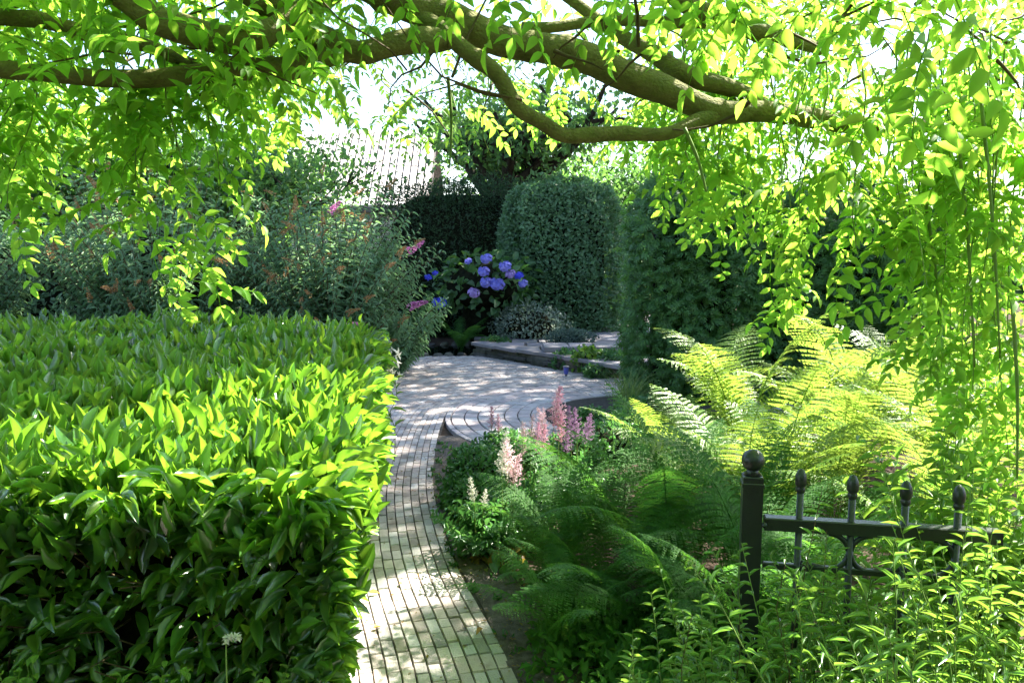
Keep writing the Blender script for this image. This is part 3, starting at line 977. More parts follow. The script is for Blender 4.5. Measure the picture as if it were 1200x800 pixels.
# ------------------------------------------------------------------ dark hedges behind
def block_hedge(name, label, cat, x0, x1, y0, y1, h, n, size, tpl, mat, aspect, round_=.35, seed=1, top_n=.25):
    t = thing(name, label, cat, ((x0 + x1) / 2, (y0 + y1) / 2, 0))
    cx, cy = (x0 + x1) / 2, (y0 + y1) / 2
    ax, ay = (x1 - x0) / 2, (y1 - y0) / 2
    # superellipse plan, leaves on sides and top
    e = .45
    ta = np.linspace(0, 2 * np.pi, 4001)
    tx = ax * np.sign(np.cos(ta)) * np.abs(np.cos(ta)) ** e; ty = ay * np.sign(np.sin(ta)) * np.abs(np.sin(ta)) ** e
    cum = np.concatenate([[0], np.cumsum(np.hypot(np.diff(tx), np.diff(ty)))])
    a = np.interp(rng.uniform(0, cum[-1], n), cum, ta)
    a = np.where((np.sin(a) > 0) & (rng.random(n) < .8), -a, a)        # most leaves on the near side
    ux = np.sign(np.cos(a)) * np.abs(np.cos(a)) ** e; uy = np.sign(np.sin(a)) * np.abs(np.sin(a)) ** e
    z = h * rng.random(n)
    istop = rng.random(n) < top_n
    rr = np.where(istop, np.sqrt(rng.random(n)), 1)
    z = np.where(istop, h, z)
    zz = z / h
    taper = 1 - round_ * np.clip((zz - .75) / .25, 0, 1) ** 2 * .6
    lump = 1 + (.05 * np.sin(a * 5 + seed) + .05 * np.sin(z * 4 + a * 9 + seed)) * (1 - istop)
    P = np.stack([cx + ax * ux * rr * taper * lump, cy + ay * uy * rr * taper * lump, z + .12 * h * jnoise(ux * 3, uy * 3 + seed, 1) * istop - istop * rr ** 4 * .12 * h], 1)
    out = unit(np.stack([ux / ax, uy / ay, .3 + 2.5 * istop], 1))
    P -= out * (rng.random(n) ** 2 * .28)[:, None]
    D = unit(out * .6 + rdir(n) * .8 + np.array([0, 0, .1])); N = unit(out + rdir(n) * .6 + np.array([0, 0, .5]))
    L_ = size * rng.uniform(.7, 1.3, n)
    g = Geo(); g.scatter(tpl, P, frames(D, N), np.stack([L_ * aspect, L_, L_], 1))
    part('foliage', g.mesh('foliage', mat), t, 'stuff')
    g = Geo()
    prof = [(1e-3, 0), (1, 0), (1, .72 * h), (.85, .86 * h), (.6, .92 * h), (1e-3, .93 * h)]
    lathe(g, (0, 0, 0), prof, 24)
    V = np.concatenate(g.V)
    rxy = np.hypot(V[:, 0], V[:, 1]); aa = np.arctan2(V[:, 1], V[:, 0])
    V[:, 0] = cx + (ax - .3) * rxy * np.sign(np.cos(aa)) * np.abs(np.cos(aa)) ** e
    V[:, 1] = cy + (ay - .3) * rxy * np.sign(np.sin(aa)) * np.abs(np.sin(aa)) ** e
    part('shade_core', np_mesh('core', V, np.concatenate(g.Q), None, M['core'], True), t)  # solid core coloured as the shade inside the hedge
    return t

block_hedge('yew_hedge', 'very dark clipped yew hedge behind the hydrangea', 'hedge', -2.6, .6, 14.6, 16.4, 2.85, 20000, .062, RHOMB, M['yew'], .35, .2, 1)
block_hedge('hornbeam_hedge', 'tall dark green rounded hornbeam hedge beside the terrace path', 'hedge', -.15, 1.95, 13.6, 15.6, 2.75, 24000, .078, RHOMB, M['beech'], .6, .5, 4)
block_hedge('clipped_hedge', 'long low dark hedge behind the buddleias at the left', 'hedge', -16, -3.4, 11.6, 13, 1.9, 12000, .10, RHOMB, M['beech'], .55, .2, 6)
# thuja spray template: a flat fan
tf = [(0, 0, 0, 1)]
tvv, tqq = [], []
for (ang, y0, ln) in ((0, 0, 1), (.7, .15, .45), (-.7, .2, .45), (.6, .38, .42), (-.6, .42, .42), (.5, .6, .3), (-.5, .64, .3)):
    d = np.array([math.sin(ang), math.cos(ang)]); p = np.array([-d[1], d[0]]) * .055
    o_ = np.array([0, y0]); k = len(tvv)
    for q, zz in ((o_, 0), (o_ + d * ln * .5 + p, .04), (o_ + d * ln, -.06), (o_ + d * ln * .5 - p, .04)):
        tvv.append((q[0], q[1], zz - .12 * q[1] ** 2))
    tqq.append((k, k + 1, k + 2, k + 3))
SPRAY = (np.array(tvv, float), np.array(tqq), E3())
block_hedge('thuja_column', 'rounded feathery thuja beside the paved circle', 'conifer', 1.30, 2.75, 8.3, 9.7, 2.35, 7000, .16, SPRAY, M['thuja'], 1.0, .6, 2)
block_hedge('thuja_hedge', 'long dark thuja hedge running behind the ferns', 'hedge', 2.6, 4.75, 8.2, 9.8, 2.2, 6500, .17, SPRAY, M['thuja'], 1.0, .2, 3)

# ------------------------------------------------------------------ hydrangea and small shrubs round the pond
hyd = leafy_bush('hydrangea', 'hydrangea bush with violet and blue mop flower heads before the dark hedge', 'shrub', at(565, 335, 13.2), (.85, .5, .55), 420, .15, BLADE, M['hyd'], .68, parts_n=60, tilt_out=.9, up=-.1)
part('stems', dome_core((hyd.location[0], 13.3, .5), (.35, .25, .5), M['core']), hyd)  # dark solid dome painting the bush's inner shade, no separate stems
def flower_head(mat, n=120):
    g = Geo()
    d = rdir(n); d = d[d[:, 2] > -.45]
    P = d * np.array([1, 1, .68]) * rng.uniform(.8, 1.12, (len(d), 1))
    s = rng.uniform(.26, .46, len(d))
    tt = unit(np.cross(d, rdir(len(d))))
    g.scatter(PETAL, P, frames(tt, d), np.stack([s, s, s], 1))
    V = Geo(); sphere_geo(g, (0, 0, -.05), .7, 10, 7, .66)
    return g.mesh('flower_head', mat)
FH = {k: flower_head(M[k]) for k in ('violet', 'blue', 'lilac')}
for (x, y, s, k) in ((570, 303, 8, 'violet'), (549, 306, 5, 'violet'), (567, 318, 8, 'violet'), (592, 312, 8.5, 'violet'), (598, 321, 7, 'lilac'), (570, 331, 8.5, 'violet'),
                     (583, 333, 10, 'violet'), (608, 323, 6.5, 'blue'), (613, 332, 6.5, 'violet'), (555, 343, 8, 'lilac'), (515, 355, 9.5, 'blue'), (502, 325, 5, 'blue'), (510, 320, 4, 'blue')):
    p = at(x, y, 12.55)
    r = s * .86 * 12.55 / F
    d = unit(np.array([rng.normal(0, .2), -.5, .8]))
    u = unit(np.cross(d, [0.2, 1, .1])); v = np.cross(d, u)
    place('flower_head', FH[k], hyd, p, np.stack([u, v, d], 1), (r, r, r))

leafy_bush('variegated_shrub', 'low rounded silver variegated shrub on the terrace edge', 'shrub', at(620, 383, 12.9), (.62, .45, .36), 2600, .055, RHOMB, M['silver'], .6, parts_n=0)
leafy_bush('grey_herb', 'blue grey feathery herb mound beside the variegated shrub', 'plant', at(668, 398, 12.1), (.36, .25, .14), 1300, .07, NARROW, M['greyleaf'], .16, core=.6, up=.6)
leafy_bush('cushion_plant', 'bright green low cushion plant at the terrace corner by the pond', 'plant', at(580, 402, 12.35), (.22, .18, .10), 500, .05, RHOMB, M['geran'], .6, core=.6)
for k, (x, y, Yd, rx, rz_, mt, sz, lb) in enumerate(((663, 425, 10.75, .19, .17, 'geran', .06, 'small green leafy perennial at the left foot of the stone wall'),
                                                     (690, 424, 10.45, .20, .18, 'lime', .075, 'lime leafy perennial before the stone wall beside the blue lamp'),
                                                     (715, 425, 10.3, .19, .17, 'geran', .06, 'dark green leafy perennial before the wall next to the thuja'),
                                                     (700, 436, 10.05, .16, .10, 'geran', .06, 'lowest leafy perennial spilling on the paving before the wall'))):
    leafy_bush('perennial', lb, 'plant', at(x, y, Yd), (rx, .18, rz_), 420, sz, BLADE, M[mt], .6, 'leafy perennials before the stone wall', core=.55, bottom=-.9)
# small leafy edging plants beyond along the path to the far hedge
leafy_bush('border_plant', 'soft green border plants under the hornbeam hedge', 'plant', at(705, 372, 15.3), (.5, .4, .35), 700, .08, RHOMB, M['geran'], .6, core=.6)
leafy_bush('lit_border_plant', 'sunlit yellowish shrub at the end of the terrace path', 'shrub', at(733, 345, 17.5), (.5, .5, .6), 900, .10, RHOMB, M['lime'], .6, core=.6)

# blue garden lamp
p = onz(663, 441)
t = thing('garden_lamp', 'small blue garden lamp on a stake before the stone wall', 'lamp', (p[0], p[1] - .05, 0))
g = Geo(); lathe(g, (p[0], p[1] - .05, 0), [(.001, 0), (.012, 0), (.012, .04), (.001, .04)], 8); part('stake', g.mesh('stake', M['lampcap']), t)
g = Geo(); lathe(g, (p[0], p[1] - .05, .04), [(.001, 0), (.026, 0), (.036, .09), (.001, .091)], 12); part('body', g.mesh('body', M['bluelamp'], False), t)
g = Geo(); lathe(g, (p[0], p[1] - .05, .131), [(.001, 0), (.044, 0), (.044, .008), (.02, .02), (.001, .022)], 12); part('cap', g.mesh('cap', M['lampcap']), t)

# ------------------------------------------------------------------ ferns
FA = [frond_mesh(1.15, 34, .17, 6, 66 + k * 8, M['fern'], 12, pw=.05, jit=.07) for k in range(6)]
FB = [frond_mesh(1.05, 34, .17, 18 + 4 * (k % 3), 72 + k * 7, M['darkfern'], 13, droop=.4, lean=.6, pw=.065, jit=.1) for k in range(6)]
lit = [((1.22, 4.0), 11, .9, 'yellow-green fern left of the ball finial'), ((.98, 4.65), 11, .82, 'bright arching fern nearest the pink astilbes'), ((1.45, 4.2), 12, .98, 'large yellow-green fern behind the ball topped fence post'),
       ((1.95, 4.6), 12, 1.08, 'sunlit fern rising in the middle of the bed'), ((2.45, 4.15), 12, 1.0, 'glittering pale fern behind the fence rail'),
       ((1.62, 5.35), 11, 1.12, 'tall upright fern in front of the thuja'), ((2.3, 5.5), 12, 1.28, 'tall fern with silvery fronds below the hanging wisteria'),
       ((2.95, 5.1), 12, 1.15, 'broad fern at the right end of the bed'), ((2.9, 6.1), 10, 1.3, 'shaded fern against the thuja hedge'),
       ((3.4, 4.4), 11, 1.0, 'bleached sunlit fern at the right edge'), ((1.95, 3.55), 11, .85, 'pale fern immediately behind the spear topped rails'),
       ((1.15, 5.25), 10, .72, 'smaller fern between the astilbes and the thuja'), ((3.6, 5.8), 10, 1.05, 'dim fern in the far right corner')]
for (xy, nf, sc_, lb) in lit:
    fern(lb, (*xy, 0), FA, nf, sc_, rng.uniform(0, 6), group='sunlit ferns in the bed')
dark = [((.62, 4.05), 12, .92, 'dark feathery fern beside the bare soil strip'), ((.24, 4.0), 11, .62, 'soft feathery fern below the creamy astilbe'), ((.16, 3.5), 10, .52, 'small fern reaching over the bare soil to the bricks'), ((.2, 3.1), 10, .55, 'lowest small fern at the path edge near the bottom'), ((.36, 3.5), 11, .72, 'low drooping fern with one bright tipped frond over the path edge'),
        ((.78, 3.75), 12, .92, 'shaded fern filling the centre of the bed'), ((.62, 3.15), 12, .8, 'dark fern at the lower middle'),
        ((1.02, 3.15), 12, .9, 'deeply shaded fern left of the fence post'), ((.88, 2.75), 11, .72, 'low dark fern in front of the fence post'),
        ((1.3, 3.6), 12, .95, 'shaded fern just behind the fence post')]
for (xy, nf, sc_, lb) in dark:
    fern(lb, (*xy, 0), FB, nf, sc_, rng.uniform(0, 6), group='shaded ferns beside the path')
p = onz(540, 412)
fern('soft green fern overhanging the dark pond', (p[0], p[1] + .1, 0), FB, 12, .75)

# ------------------------------------------------------------------ astilbes and bed edge
PL = {k: plume_mesh(M[k]) for k in ('palepink', 'rosepink', 'mauve', 'cream')}
def astilbe(label, x, y, Yd, plumes, r=.22, mat='geran'):
    b = at(x, y, Yd)
    t = thing('astilbe', label, 'plant', (b[0], b[1], 0), 'astilbes in the bed')
    bases = [(b[0] + rng.normal(0, r * .35), b[1] + rng.normal(0, r * .35), 0) for _ in range(26)]
    an = rng.uniform(0, 6.283, 26)
    stems_plant(t, bases, rng.uniform(.14, .32, 26), [(math.cos(q) * .8, math.sin(q) * .8) for q in an], 22, .065, BLADE, M[mat], .5, .002, 1.0, .2, .4, .35)
    gs = Geo()
    for (x_, y_, h, k) in plumes:                                   # plume foot pixel, height in pixels
        p = at(x_, y_, Yd + rng.uniform(-.12, .12))
        s = h * Yd / F
        ln = np.array([rng.normal(0, .12), rng.normal(0, .1), 1]); ln = unit(ln)
        u = unit(np.cross([0, 1, 0.], ln)); v = np.cross(ln, u)
        a_ = rng.uniform(0, 6); u2 = u * math.cos(a_) + v * math.sin(a_); v2 = np.cross(ln, u2)
        place('plume', PL[k], t, p, np.stack([u2, v2, ln], 1), (s * 1.15, s * 1.15, s * 1.3))
        tube(gs, [(b[0] + (p[0] - b[0]) * .5, b[1], 0), (p[0] * .8 + b[0] * .2, p[1] * .8 + b[1] * .2, p[2] * .6), p, p + ln * s * .9], [.003, .0025, .002, .001], 4, 0, False)
    part('flower_stems', gs.mesh('flower_stems', M['stem'], True), t, 'stuff')
astilbe('astilbe with one rose pink plume in front of the paved circle', 575, 520, 5.45, [(576, 506, 24, 'rosepink'), (584, 508, 18, 'rosepink')], .2)
astilbe('creamy white astilbe plumes nearest the path', 592, 575, 4.25, [(594, 566, 48, 'cream'), (588, 560, 30, 'cream'), (604, 566, 40, 'palepink'), (600, 576, 36, 'palepink')], .2)
astilbe('pale pink astilbe in the middle of the clump', 620, 545, 4.75, [(613, 538, 34, 'palepink'), (628, 530, 28, 'rosepink'), (634, 540, 34, 'rosepink'), (622, 515, 24, 'palepink')], .22)
astilbe('tallest pink astilbe rising above its neighbours', 650, 530, 5.1, [(648, 505, 42, 'rosepink'), (655, 510, 42, 'palepink'), (640, 520, 34, 'palepink'), (658, 522, 30, 'rosepink'), (633, 510, 26, 'palepink')], .22)
astilbe('faded mauve astilbe beside the yellow fern', 680, 540, 4.95, [(668, 512, 30, 'mauve'), (676, 520, 34, 'mauve'), (664, 535, 28, 'mauve'), (685, 525, 30, 'mauve'), (690, 515, 24, 'mauve')], .2)
astilbe('small buff astilbe low by the soil strip', 560, 600, 4.1, [(556, 592, 26, 'cream'), (566, 596, 20, 'cream')], .16)
for k, (x, y, Yd, rx, ry, rz_, lb) in enumerate(((558, 552, 5.0, .18, .2, .15, 'dark green leafy mound beside the white astilbe'),
                                                 (552, 582, 4.75, .17, .18, .13, 'low leafy mound on the bare soil strip'),
                                                 (598, 530, 5.4, .22, .2, .14, 'bright leafy mound under the first pink plume'),
                                                 (606, 605, 4.4, .2, .2, .13, 'pale dotted leafy mound below the white astilbe'), (690, 500, 6.9, .22, .2, .16, 'feathery green mound beside the ornamental grass'),
   (735, 508, 6.6, .28, .25, .2, 'green mound between the grass and the yellow ferns'), (712, 520, 6.2, .3, .25, .18, 'bright mound hiding the middle of the paved circle'), (672, 530, 5.9, .24, .22, .14, 'green mound behind the tallest pink astilbe'), (760, 490, 7.2, .35, .3, .2, 'dark mound at the foot of the thuja'))):
    leafy_bush('leafy_mound', lb, 'plant', at(x, y, Yd), (rx, ry, rz_), 1700, .036, BLADE, M['geran'], .6, 'leafy mounds along the bed edge', core=.75, bottom=-.9)
# ornamental grass beyond
p = onz(735, 490)
t = thing('ornamental_grass', 'fine arching ornamental grass tuft before the thuja', 'grass tuft', (p[0], p[1], 0))
g = Geo()
for k in range(170):
    a_ = rng.uniform(0, 6.28); l_ = rng.uniform(.2, .6); hh = rng.uniform(.3, .55)
    b = p + np.array([rng.normal(0, .05), rng.normal(0, .05), 0])
    q = np.linspace(0, 1, 6)
    c = b + np.stack([math.cos(a_) * l_ * q ** 1.8, math.sin(a_) * l_ * q ** 1.8, hh * (1.5 * q - .55 * q ** 2.4)], 1)
    sd = np.array([-math.sin(a_), math.cos(a_), 0]) * .003
    wq = (1 - q ** 2 * .9)[:, None]
    Vq = np.concatenate([c - sd * wq, c + sd * wq]); g.add(Vq, np.array([(i, i + 1, i + 7, i + 6) for i in range(5)]))
part('blades', g.mesh('blades', M['grass']), t, 'stuff')
# broad leaved and rusty plants at the path edge
for (x, y, Yd, mt, sz, n_, lb) in ((583, 668, 4.05, 'rust', .06, 130, 'reddish brown leafed plant hugging the path edge'), (600, 690, 3.85, 'hyd', .075, 60, 'broad leaved seedling under the fern by the path'),
                                  (655, 775, 3.15, 'hyd', .075, 90, 'round leaved plant at the bottom centre under the ferns'), (610, 640, 4.3, 'rust', .045, 160, 'russet ground cover tuft below the feathery fern')):
    leafy_bush('edge_plant', lb, 'plant', at(x, y, Yd), (.14, .13, .10), n_, sz, BLADE, M[mt], .55, 'small plants along the path edge', core=0, parts_n=20)
g = Geo()
for k in range(12):
    P, D, N = leaf_cloud(330, (.28 + .17 * (k % 4) + rng.normal(0, .04), 2.45 + .32 * (k // 4) + rng.normal(0, .05), .06), (.22, .22, .15), bottom=-.5)
    L_ = .045 * rng.uniform(.6, 1.3, len(P))
    g.scatter(BLADE, P, frames(D, N), np.stack([L_ * .5, L_, L_], 1))
part('ground_cover', g.mesh('ground_cover', M['darkfern'], True), None, 'stuff', 'low dark green ground cover below the shaded ferns')

# ------------------------------------------------------------------ iron fence
PO = at(880, 610, 2.07)
fz = PO[2]
E = at(1172, 634, 1.955)
fence = thing('iron_fence', 'dark metal garden fence with a ball topped post and spear topped bars', 'fence', (PO[0], PO[1], 0))
def fpt(s, z): return np.array([PO[0] + (E[0] - PO[0]) * s, PO[1] + (E[1] - PO[1]) * s, z])
fang = math.atan2(E[1] - PO[1], E[0] - PO[0])
def px2m(v): return v * 2.07 / F
topz = at(880, 556, 2.07)[2]
g = Geo(); box_geo(g, (PO[0], PO[1], topz / 2), (px2m(23.5), px2m(23.5), topz), fang, .003)
po = part('post', g.mesh('post', M['metal']), fence)
g = Geo(); box_geo(g, (PO[0], PO[1], topz - .022), (px2m(25.5), px2m(25.5), .012), fang, .003)
part('collar', g.mesh('collar', M['metal']), fence)
g = Geo(); lathe(g, (PO[0], PO[1], topz), [(.001, .0), (px2m(11), .0), (px2m(7), .012), (px2m(7), .02), (.001, .021)], 14)
bc = at(880, 539, 2.07)
sphere_geo(g, (PO[0], PO[1], bc[2]), px2m(13.5), 20, 14)
part('ball_finial', g.mesh('ball_finial', M['metal'], True), fence)
rail_z = at(950, 614, 2.045)[2]
def bar(name, s0, s1, z, hgt, dep):
    a_, b_ = fpt(s0, z), fpt(s1, z)
    c = (a_ + b_) / 2
    g = Geo(); box_geo(g, c, (np.linalg.norm(b_ - a_), dep, hgt), fang, .003)
    return part(name, g.mesh(name, M['metal']), fence)
bar('top_rail', .055, 1.0, rail_z, .034, .036)
lowz = rail_z - .118
bar('middle_rail', .055, .75, lowz, .016, .016)
bar('bottom_rail', .055, 1.0, .18, .03, .03)
g = Geo(); sphere_geo(g, fpt(.05, rail_z) + np.array([-.004, -.026, 0]), .008, 8, 6); part('bolt', g.mesh('bolt', M['metal'], True), fence)
spx = [(948, 549), (1011, 556), (1075, 563), (1140, 568)]
ss = []
for (x, ytop) in spx:
    s = 0.0
    for s_ in np.linspace(0, 1.1, 400):
        q = fpt(s_, 1)
        if 600 + q[0] / q[1] * F >= x: s = s_; break
    ss.append(s)
    q = fpt(s, 0)
    tz = at(x, ytop, q[1])[2]
    g = Geo(); lathe(g, (q[0], q[1], 0), [(.001, .1), (px2m(4.2), .1), (px2m(4.2), tz - .05), (.001, tz - .049)], 10)
    sp_ = part('spear', g.mesh('spear', M['metal'], True), fence)
    g = Geo(); lathe(g, (q[0], q[1], tz - .085), [(px2m(4.2), .02), (px2m(5.6), .026), (px2m(5.6), .034), (px2m(4.6), .037), (px2m(6.6), .042), (px2m(7), .056), (px2m(6.4), .068), (px2m(3.8), .081), (.001, .086)], 12)
    part('finial', g.mesh('finial', M['metal'], True), sp_)
for k in range(3):
    s0, s1 = ss[k], ss[k + 1]
    for rev in ((0,) if k == 0 else (1,) if k == 1 else (0,)):
        pts = []
        a_ = np.linspace(-math.pi / 2, math.pi / 2, 16)
        for q in a_:
            u = .58 + .40 * math.cos(q)
            if rev: u = 1 - u
            pts.append(fpt(s0 + (s1 - s0) * u, (rail_z - .02 + lowz) / 2 + (rail_z - .02 - lowz) / 2 * math.sin(q)))
        u0 = 0.05 if not rev else .95
        pts.insert(0, fpt(s0 + (s1 - s0) * u0, lowz + .012))
        g = Geo(); tube(g, pts, np.full(len(pts), .0075), 8)
        part('scroll', g.mesh('scroll', M['metal'], True), fence)

# ------------------------------------------------------------------ narrow leaved shrubs round the fence
def shrub(label, x, Yd, topy, nst, spread, mat='willow', size=.064, nl=36, group='narrow leaved shrubs round the fence', hvar=(.7, 1.2), aspect=.17, droop=-.1):
    b = at(x, 700, Yd)
    topz_ = at(x, topy, Yd)[2]
    t = thing('narrow_leaved_shrub', label, 'shrub', (b[0], b[1], 0), group)
    a_ = rng.uniform(0, 6.283, nst); l_ = np.sqrt(rng.random(nst)) * spread
    stems_plant(t, [(b[0] + rng.normal(0, .07), b[1] + rng.normal(0, .06), 0) for _ in range(nst)], topz_ * rng.uniform(*hvar, nst),
                [(math.cos(q) * l, math.sin(q) * l) for q, l in zip(a_, l_)], nl, size, NARROW, M[mat], aspect, .0028, 1.0, .2, .35, .2, droop=droop)
    return t
shrub('narrow leaved shrub with silvery tips at the bottom before the fence post', 830, 1.95, 735, 34, .35)
shrub('green narrow leaved shrub before the spear bars', 985, 1.85, 745, 26, .35, 'willow', .066)
shrub('bright willowy shrub climbing the right end of the fence', 1130, 1.8, 650, 42, .42, 'willow', .07)
shrub('lush narrow leaved shrub in the bottom right corner', 1060, 1.6, 720, 36, .4, 'willow', .066)
shrub('feathery shrub growing through the fence rails', 1050, 2.2, 640, 30, .35, 'lime', .08)
shrub('tall yellow-green shrub behind the fence at the right edge', 1130, 2.6, 540, 60, .4, 'lime', .10, 28, aspect=.35)
shrub('low shaded shrub under the ball topped post', 893, 1.93, 690, 26, .35, 'willow', .06)
shrub('slender upright shoots with pale leaves overlapping the right half of the fence rail', 1135, 1.85, 575, 18, .25, 'lime', .06, 34)
shrub('fine leaved shrub hiding the foot of the middle spears', 1045, 1.9, 700, 18, .25, 'willow', .055)
for (x, Yd, topy, dx, lb) in ((905, 1.85, 640, -.06, 'single leaning sprig with paired pale leaves before the post'), (940, 1.9, 570, .05, 'thin reddish stem crossing the fence rail by the first spear'),
                              (955, 1.95, 610, .02, 'thin straight sprig beside the first spear'), (868, 1.9, 715, .05, 'short silvery sprig low before the post'), (815, 1.85, 720, .06, 'short bright sprig at the bottom left of the fence')):
    b = at(x, 800, Yd); tz = at(x, topy, Yd)[2]
    t = thing('sprig', lb, 'sprig', (b[0], b[1], 0))
    stems_plant(t, [(b[0] - dx, b[1], 0)], [tz], [(dx, -.02)], 46, .048, NARROW, M['willow'], .26, .0022, 1.2, .1, .3, .3, M['twig'], droop=-.2)

# ------------------------------------------------------------------ wisteria overhead
wis = thing('wisteria', 'old wisteria with thick bare limbs arching overhead and curtains of fresh green leaves', 'climber', (2.9, 1.6, 0))
def limb(pts, name='limb', mat='bark', sides=14, knob=.012):
    P = [at(x, y, Yd) for (x, y, r, Yd) in pts]
    Rr = [r * .39 * Yd / F for (x, y, r, Yd) in pts]
    P, Rr = smooth_path(P, Rr, 8)
    m = len(P); ph = rng.uniform(0, 6)
    P = P + np.stack([.006 * np.sin(np.arange(m) * .31 + ph), 0 * P[:, 0], .006 * np.cos(np.arange(m) * .43 + ph)], 1)
    Rr = Rr * (1 + .03 * np.sin(np.arange(m) * .23 + ph) + .02 * np.sin(np.arange(m) * .61 + ph))
    for kk in rng.integers(2, m - 2, max(1, m // 16)): Rr[kk] *= rng.uniform(1.08, 1.16)
    g = Geo(); tube(g, P, Rr, sides, knob)
    return part(name, g.mesh(name, M[mat], True), wis)
limb([(330, -90, 55, 2.35), (430, -18, 50, 2.42), (500, 12, 48, 2.5), (560, 36, 46, 2.52), (620, 55, 44, 2.55), (700, 72, 44, 2.6), (760, 100, 42, 2.62), (830, 127, 36, 2.65), (900, 133, 32, 2.7), (1010, 145, 26, 2.8), (1100, 150, 20, 2.95)])
limb([(470, 10, 24, 2.5), (505, 28, 26, 2.46), (545, 58, 25, 2.44), (585, 92, 24, 2.44), (612, 128, 23, 2.45), (640, 150, 22, 2.47), (680, 158, 22, 2.5), (750, 158, 20, 2.55), (800, 150, 20, 2.58), (840, 136, 22, 2.64), (890, 132, 18, 2.69)])
limb([(590, 44, 24, 2.54), (540, 40, 32, 2.5), (495, 48, 36, 2.42), (440, 58, 34, 2.38), (400, 62, 34, 2.36), (350, 76, 34, 2.34), (280, 84, 31, 2.3), (150, 90, 27, 2.25), (0, 84, 24, 2.2), (-150, 60, 26, 2.1)])
limb([(225, -70, 44, 2.25), (290, -14, 42, 2.28), (335, 15, 40, 2.3), (372, 42, 38, 2.34), (400, 60, 36, 2.36)])
limb([(60, -50, 48, 2.1), (130, -14, 44, 2.12), (185, 22, 42, 2.15), (250, 46, 40, 2.18), (310, 38, 36, 2.22), (360, 10, 32, 2.3), (420, -30, 30, 2.4)])
limb([(-60, 10, 22, 2.3), (30, 22, 24, 2.32), (90, 36, 22, 2.34), (150, 50, 20, 2.35), (230, 75, 18, 2.32)])
limb([(640, -20, 14, 2.9), (700, 24, 18, 2.82), (755, 58, 24, 2.74), (800, 84, 28, 2.7), (855, 106, 26, 2.7), (910, 128, 16, 2.72), (960, 138, 5, 2.76)])
limb([(610, 32, 16, 2.7), (690, 28, 16, 2.75), (770, 24, 18, 2.78), (850, 28, 20, 2.8), (900, 45, 18, 2.85)])
limb([(745, -40, 30, 2.75), (800, 2, 28, 2.75), (850, 22, 26, 2.78), (890, 34, 24, 2.82), (960, 60, 18, 2.95)])
limb([(1100, 150, 20, 2.95), (1250, 160, 26, 2.7), (1480, 260, 40, 2.1), (1800, 420, 60, 1.75)])
# the main stems come down out of the picture to the right and to the left
g = Geo(); P, Rr = smooth_path([(2.25, 1.75, 1.45), (2.75, 1.65, .8), (2.9, 1.6, -.05)], [.07, .10, .14], 6); tube(g, P, Rr, 12, .03)
part('trunk', g.mesh('trunk', M['bark'], True), wis)
g = Geo(); q = at(-150, 60, 2.1); P, Rr = smooth_path([q, (-2.3, 1.6, 1.6), (-2.5, 1.3, .8), (-2.6, 1.2, -.05)], [.04, .07, .09, .12], 6); tube(g, P, Rr, 12, .03)
part('trunk', g.mesh('trunk', M['bark'], True), wis)
# knotted stubs and twigs
g = Geo()
for k in range(110):
    x, y = rng.uniform(-60, 1260), rng.uniform(-60, 130)
    if 380 < x < 700 and rng.random() < .6: continue
    Yd = rng.uniform(2.2, 3.0)
    p = at(x, y, Yd)
    d = unit(np.array([rng.normal(0, 1), rng.normal(0, .5), rng.normal(0, .35)]))
    l_ = rng.uniform(.15, .6)
    pts = [p]
    for q in range(4):
        d = unit(d + rng.normal(0, .25, 3)); pts.append(pts[-1] + d * l_ / 4)
    tube(g, pts, np.linspace(rng.uniform(.003, .007), .0015, 5), 5, 0, False)
part('twigs', g.mesh('twigs', M['twig'], True), wis, 'stuff')

def compound_mesh(npair, L_, leaflet):
    """one pinnate wisteria leaf: rachis along +Y, drooping leaflets in pairs and one at the tip"""
    gl = Geo()
    t = np.linspace(0, 1, 7)
    rach = np.stack([.02 * np.sin(3 * t), L_ * t, -.22 * L_ * t * t], 1)
    tube(gl, rach, np.linspace(.0016, .0008, 7), 4, 0, False)
    pp, dd, nn, s = [], [], [], []
    for k in range(npair):
        u = .22 + .74 * k / (npair - 1)
        p = np.array([np.interp(u, t, rach[:, q]) for q in range(3)])
        ax = unit(np.array([0, 1, -.44 * u]))
        for sg in (-1, 1):
            pp.append(p + ax * rng.normal(0, .004)); dd.append(unit(np.array([sg, .55 + rng.normal(0, .15), -.35 + rng.normal(0, .22)])))
            nn.append(unit(np.array([sg * .3, rng.normal(0, .2), 1])))
            s.append(leaflet * (.75 + .35 * math.sin(math.pi * u)) * rng.uniform(.88, 1.1))
    pp.append(rach[-1]); dd.append(unit(np.array([rng.normal(0, .2), 1, -.6]))); nn.append(np.array([0, .3, 1])); s.append(leaflet * 1.05)
    s = np.array(s)
    gl.scatter(WL, np.array(pp), frames(np.array(dd), np.array(nn)), np.stack([s * .44, s, s], 1))
    V = np.concatenate(gl.V)
    return V, np.concatenate(gl.Q), np.concatenate(gl.T)
WL = leaf_tpl([(.2, .38), (.45, .5), (.75, .30)], .15, .2)
CM = [compound_mesh(int(rng.integers(4, 7)), rng.uniform(.17, .26), rng.uniform(.050, .066)) for _ in range(12)]
CMe = [np_mesh('leaf', *c, M['wist'], True) for c in CM]

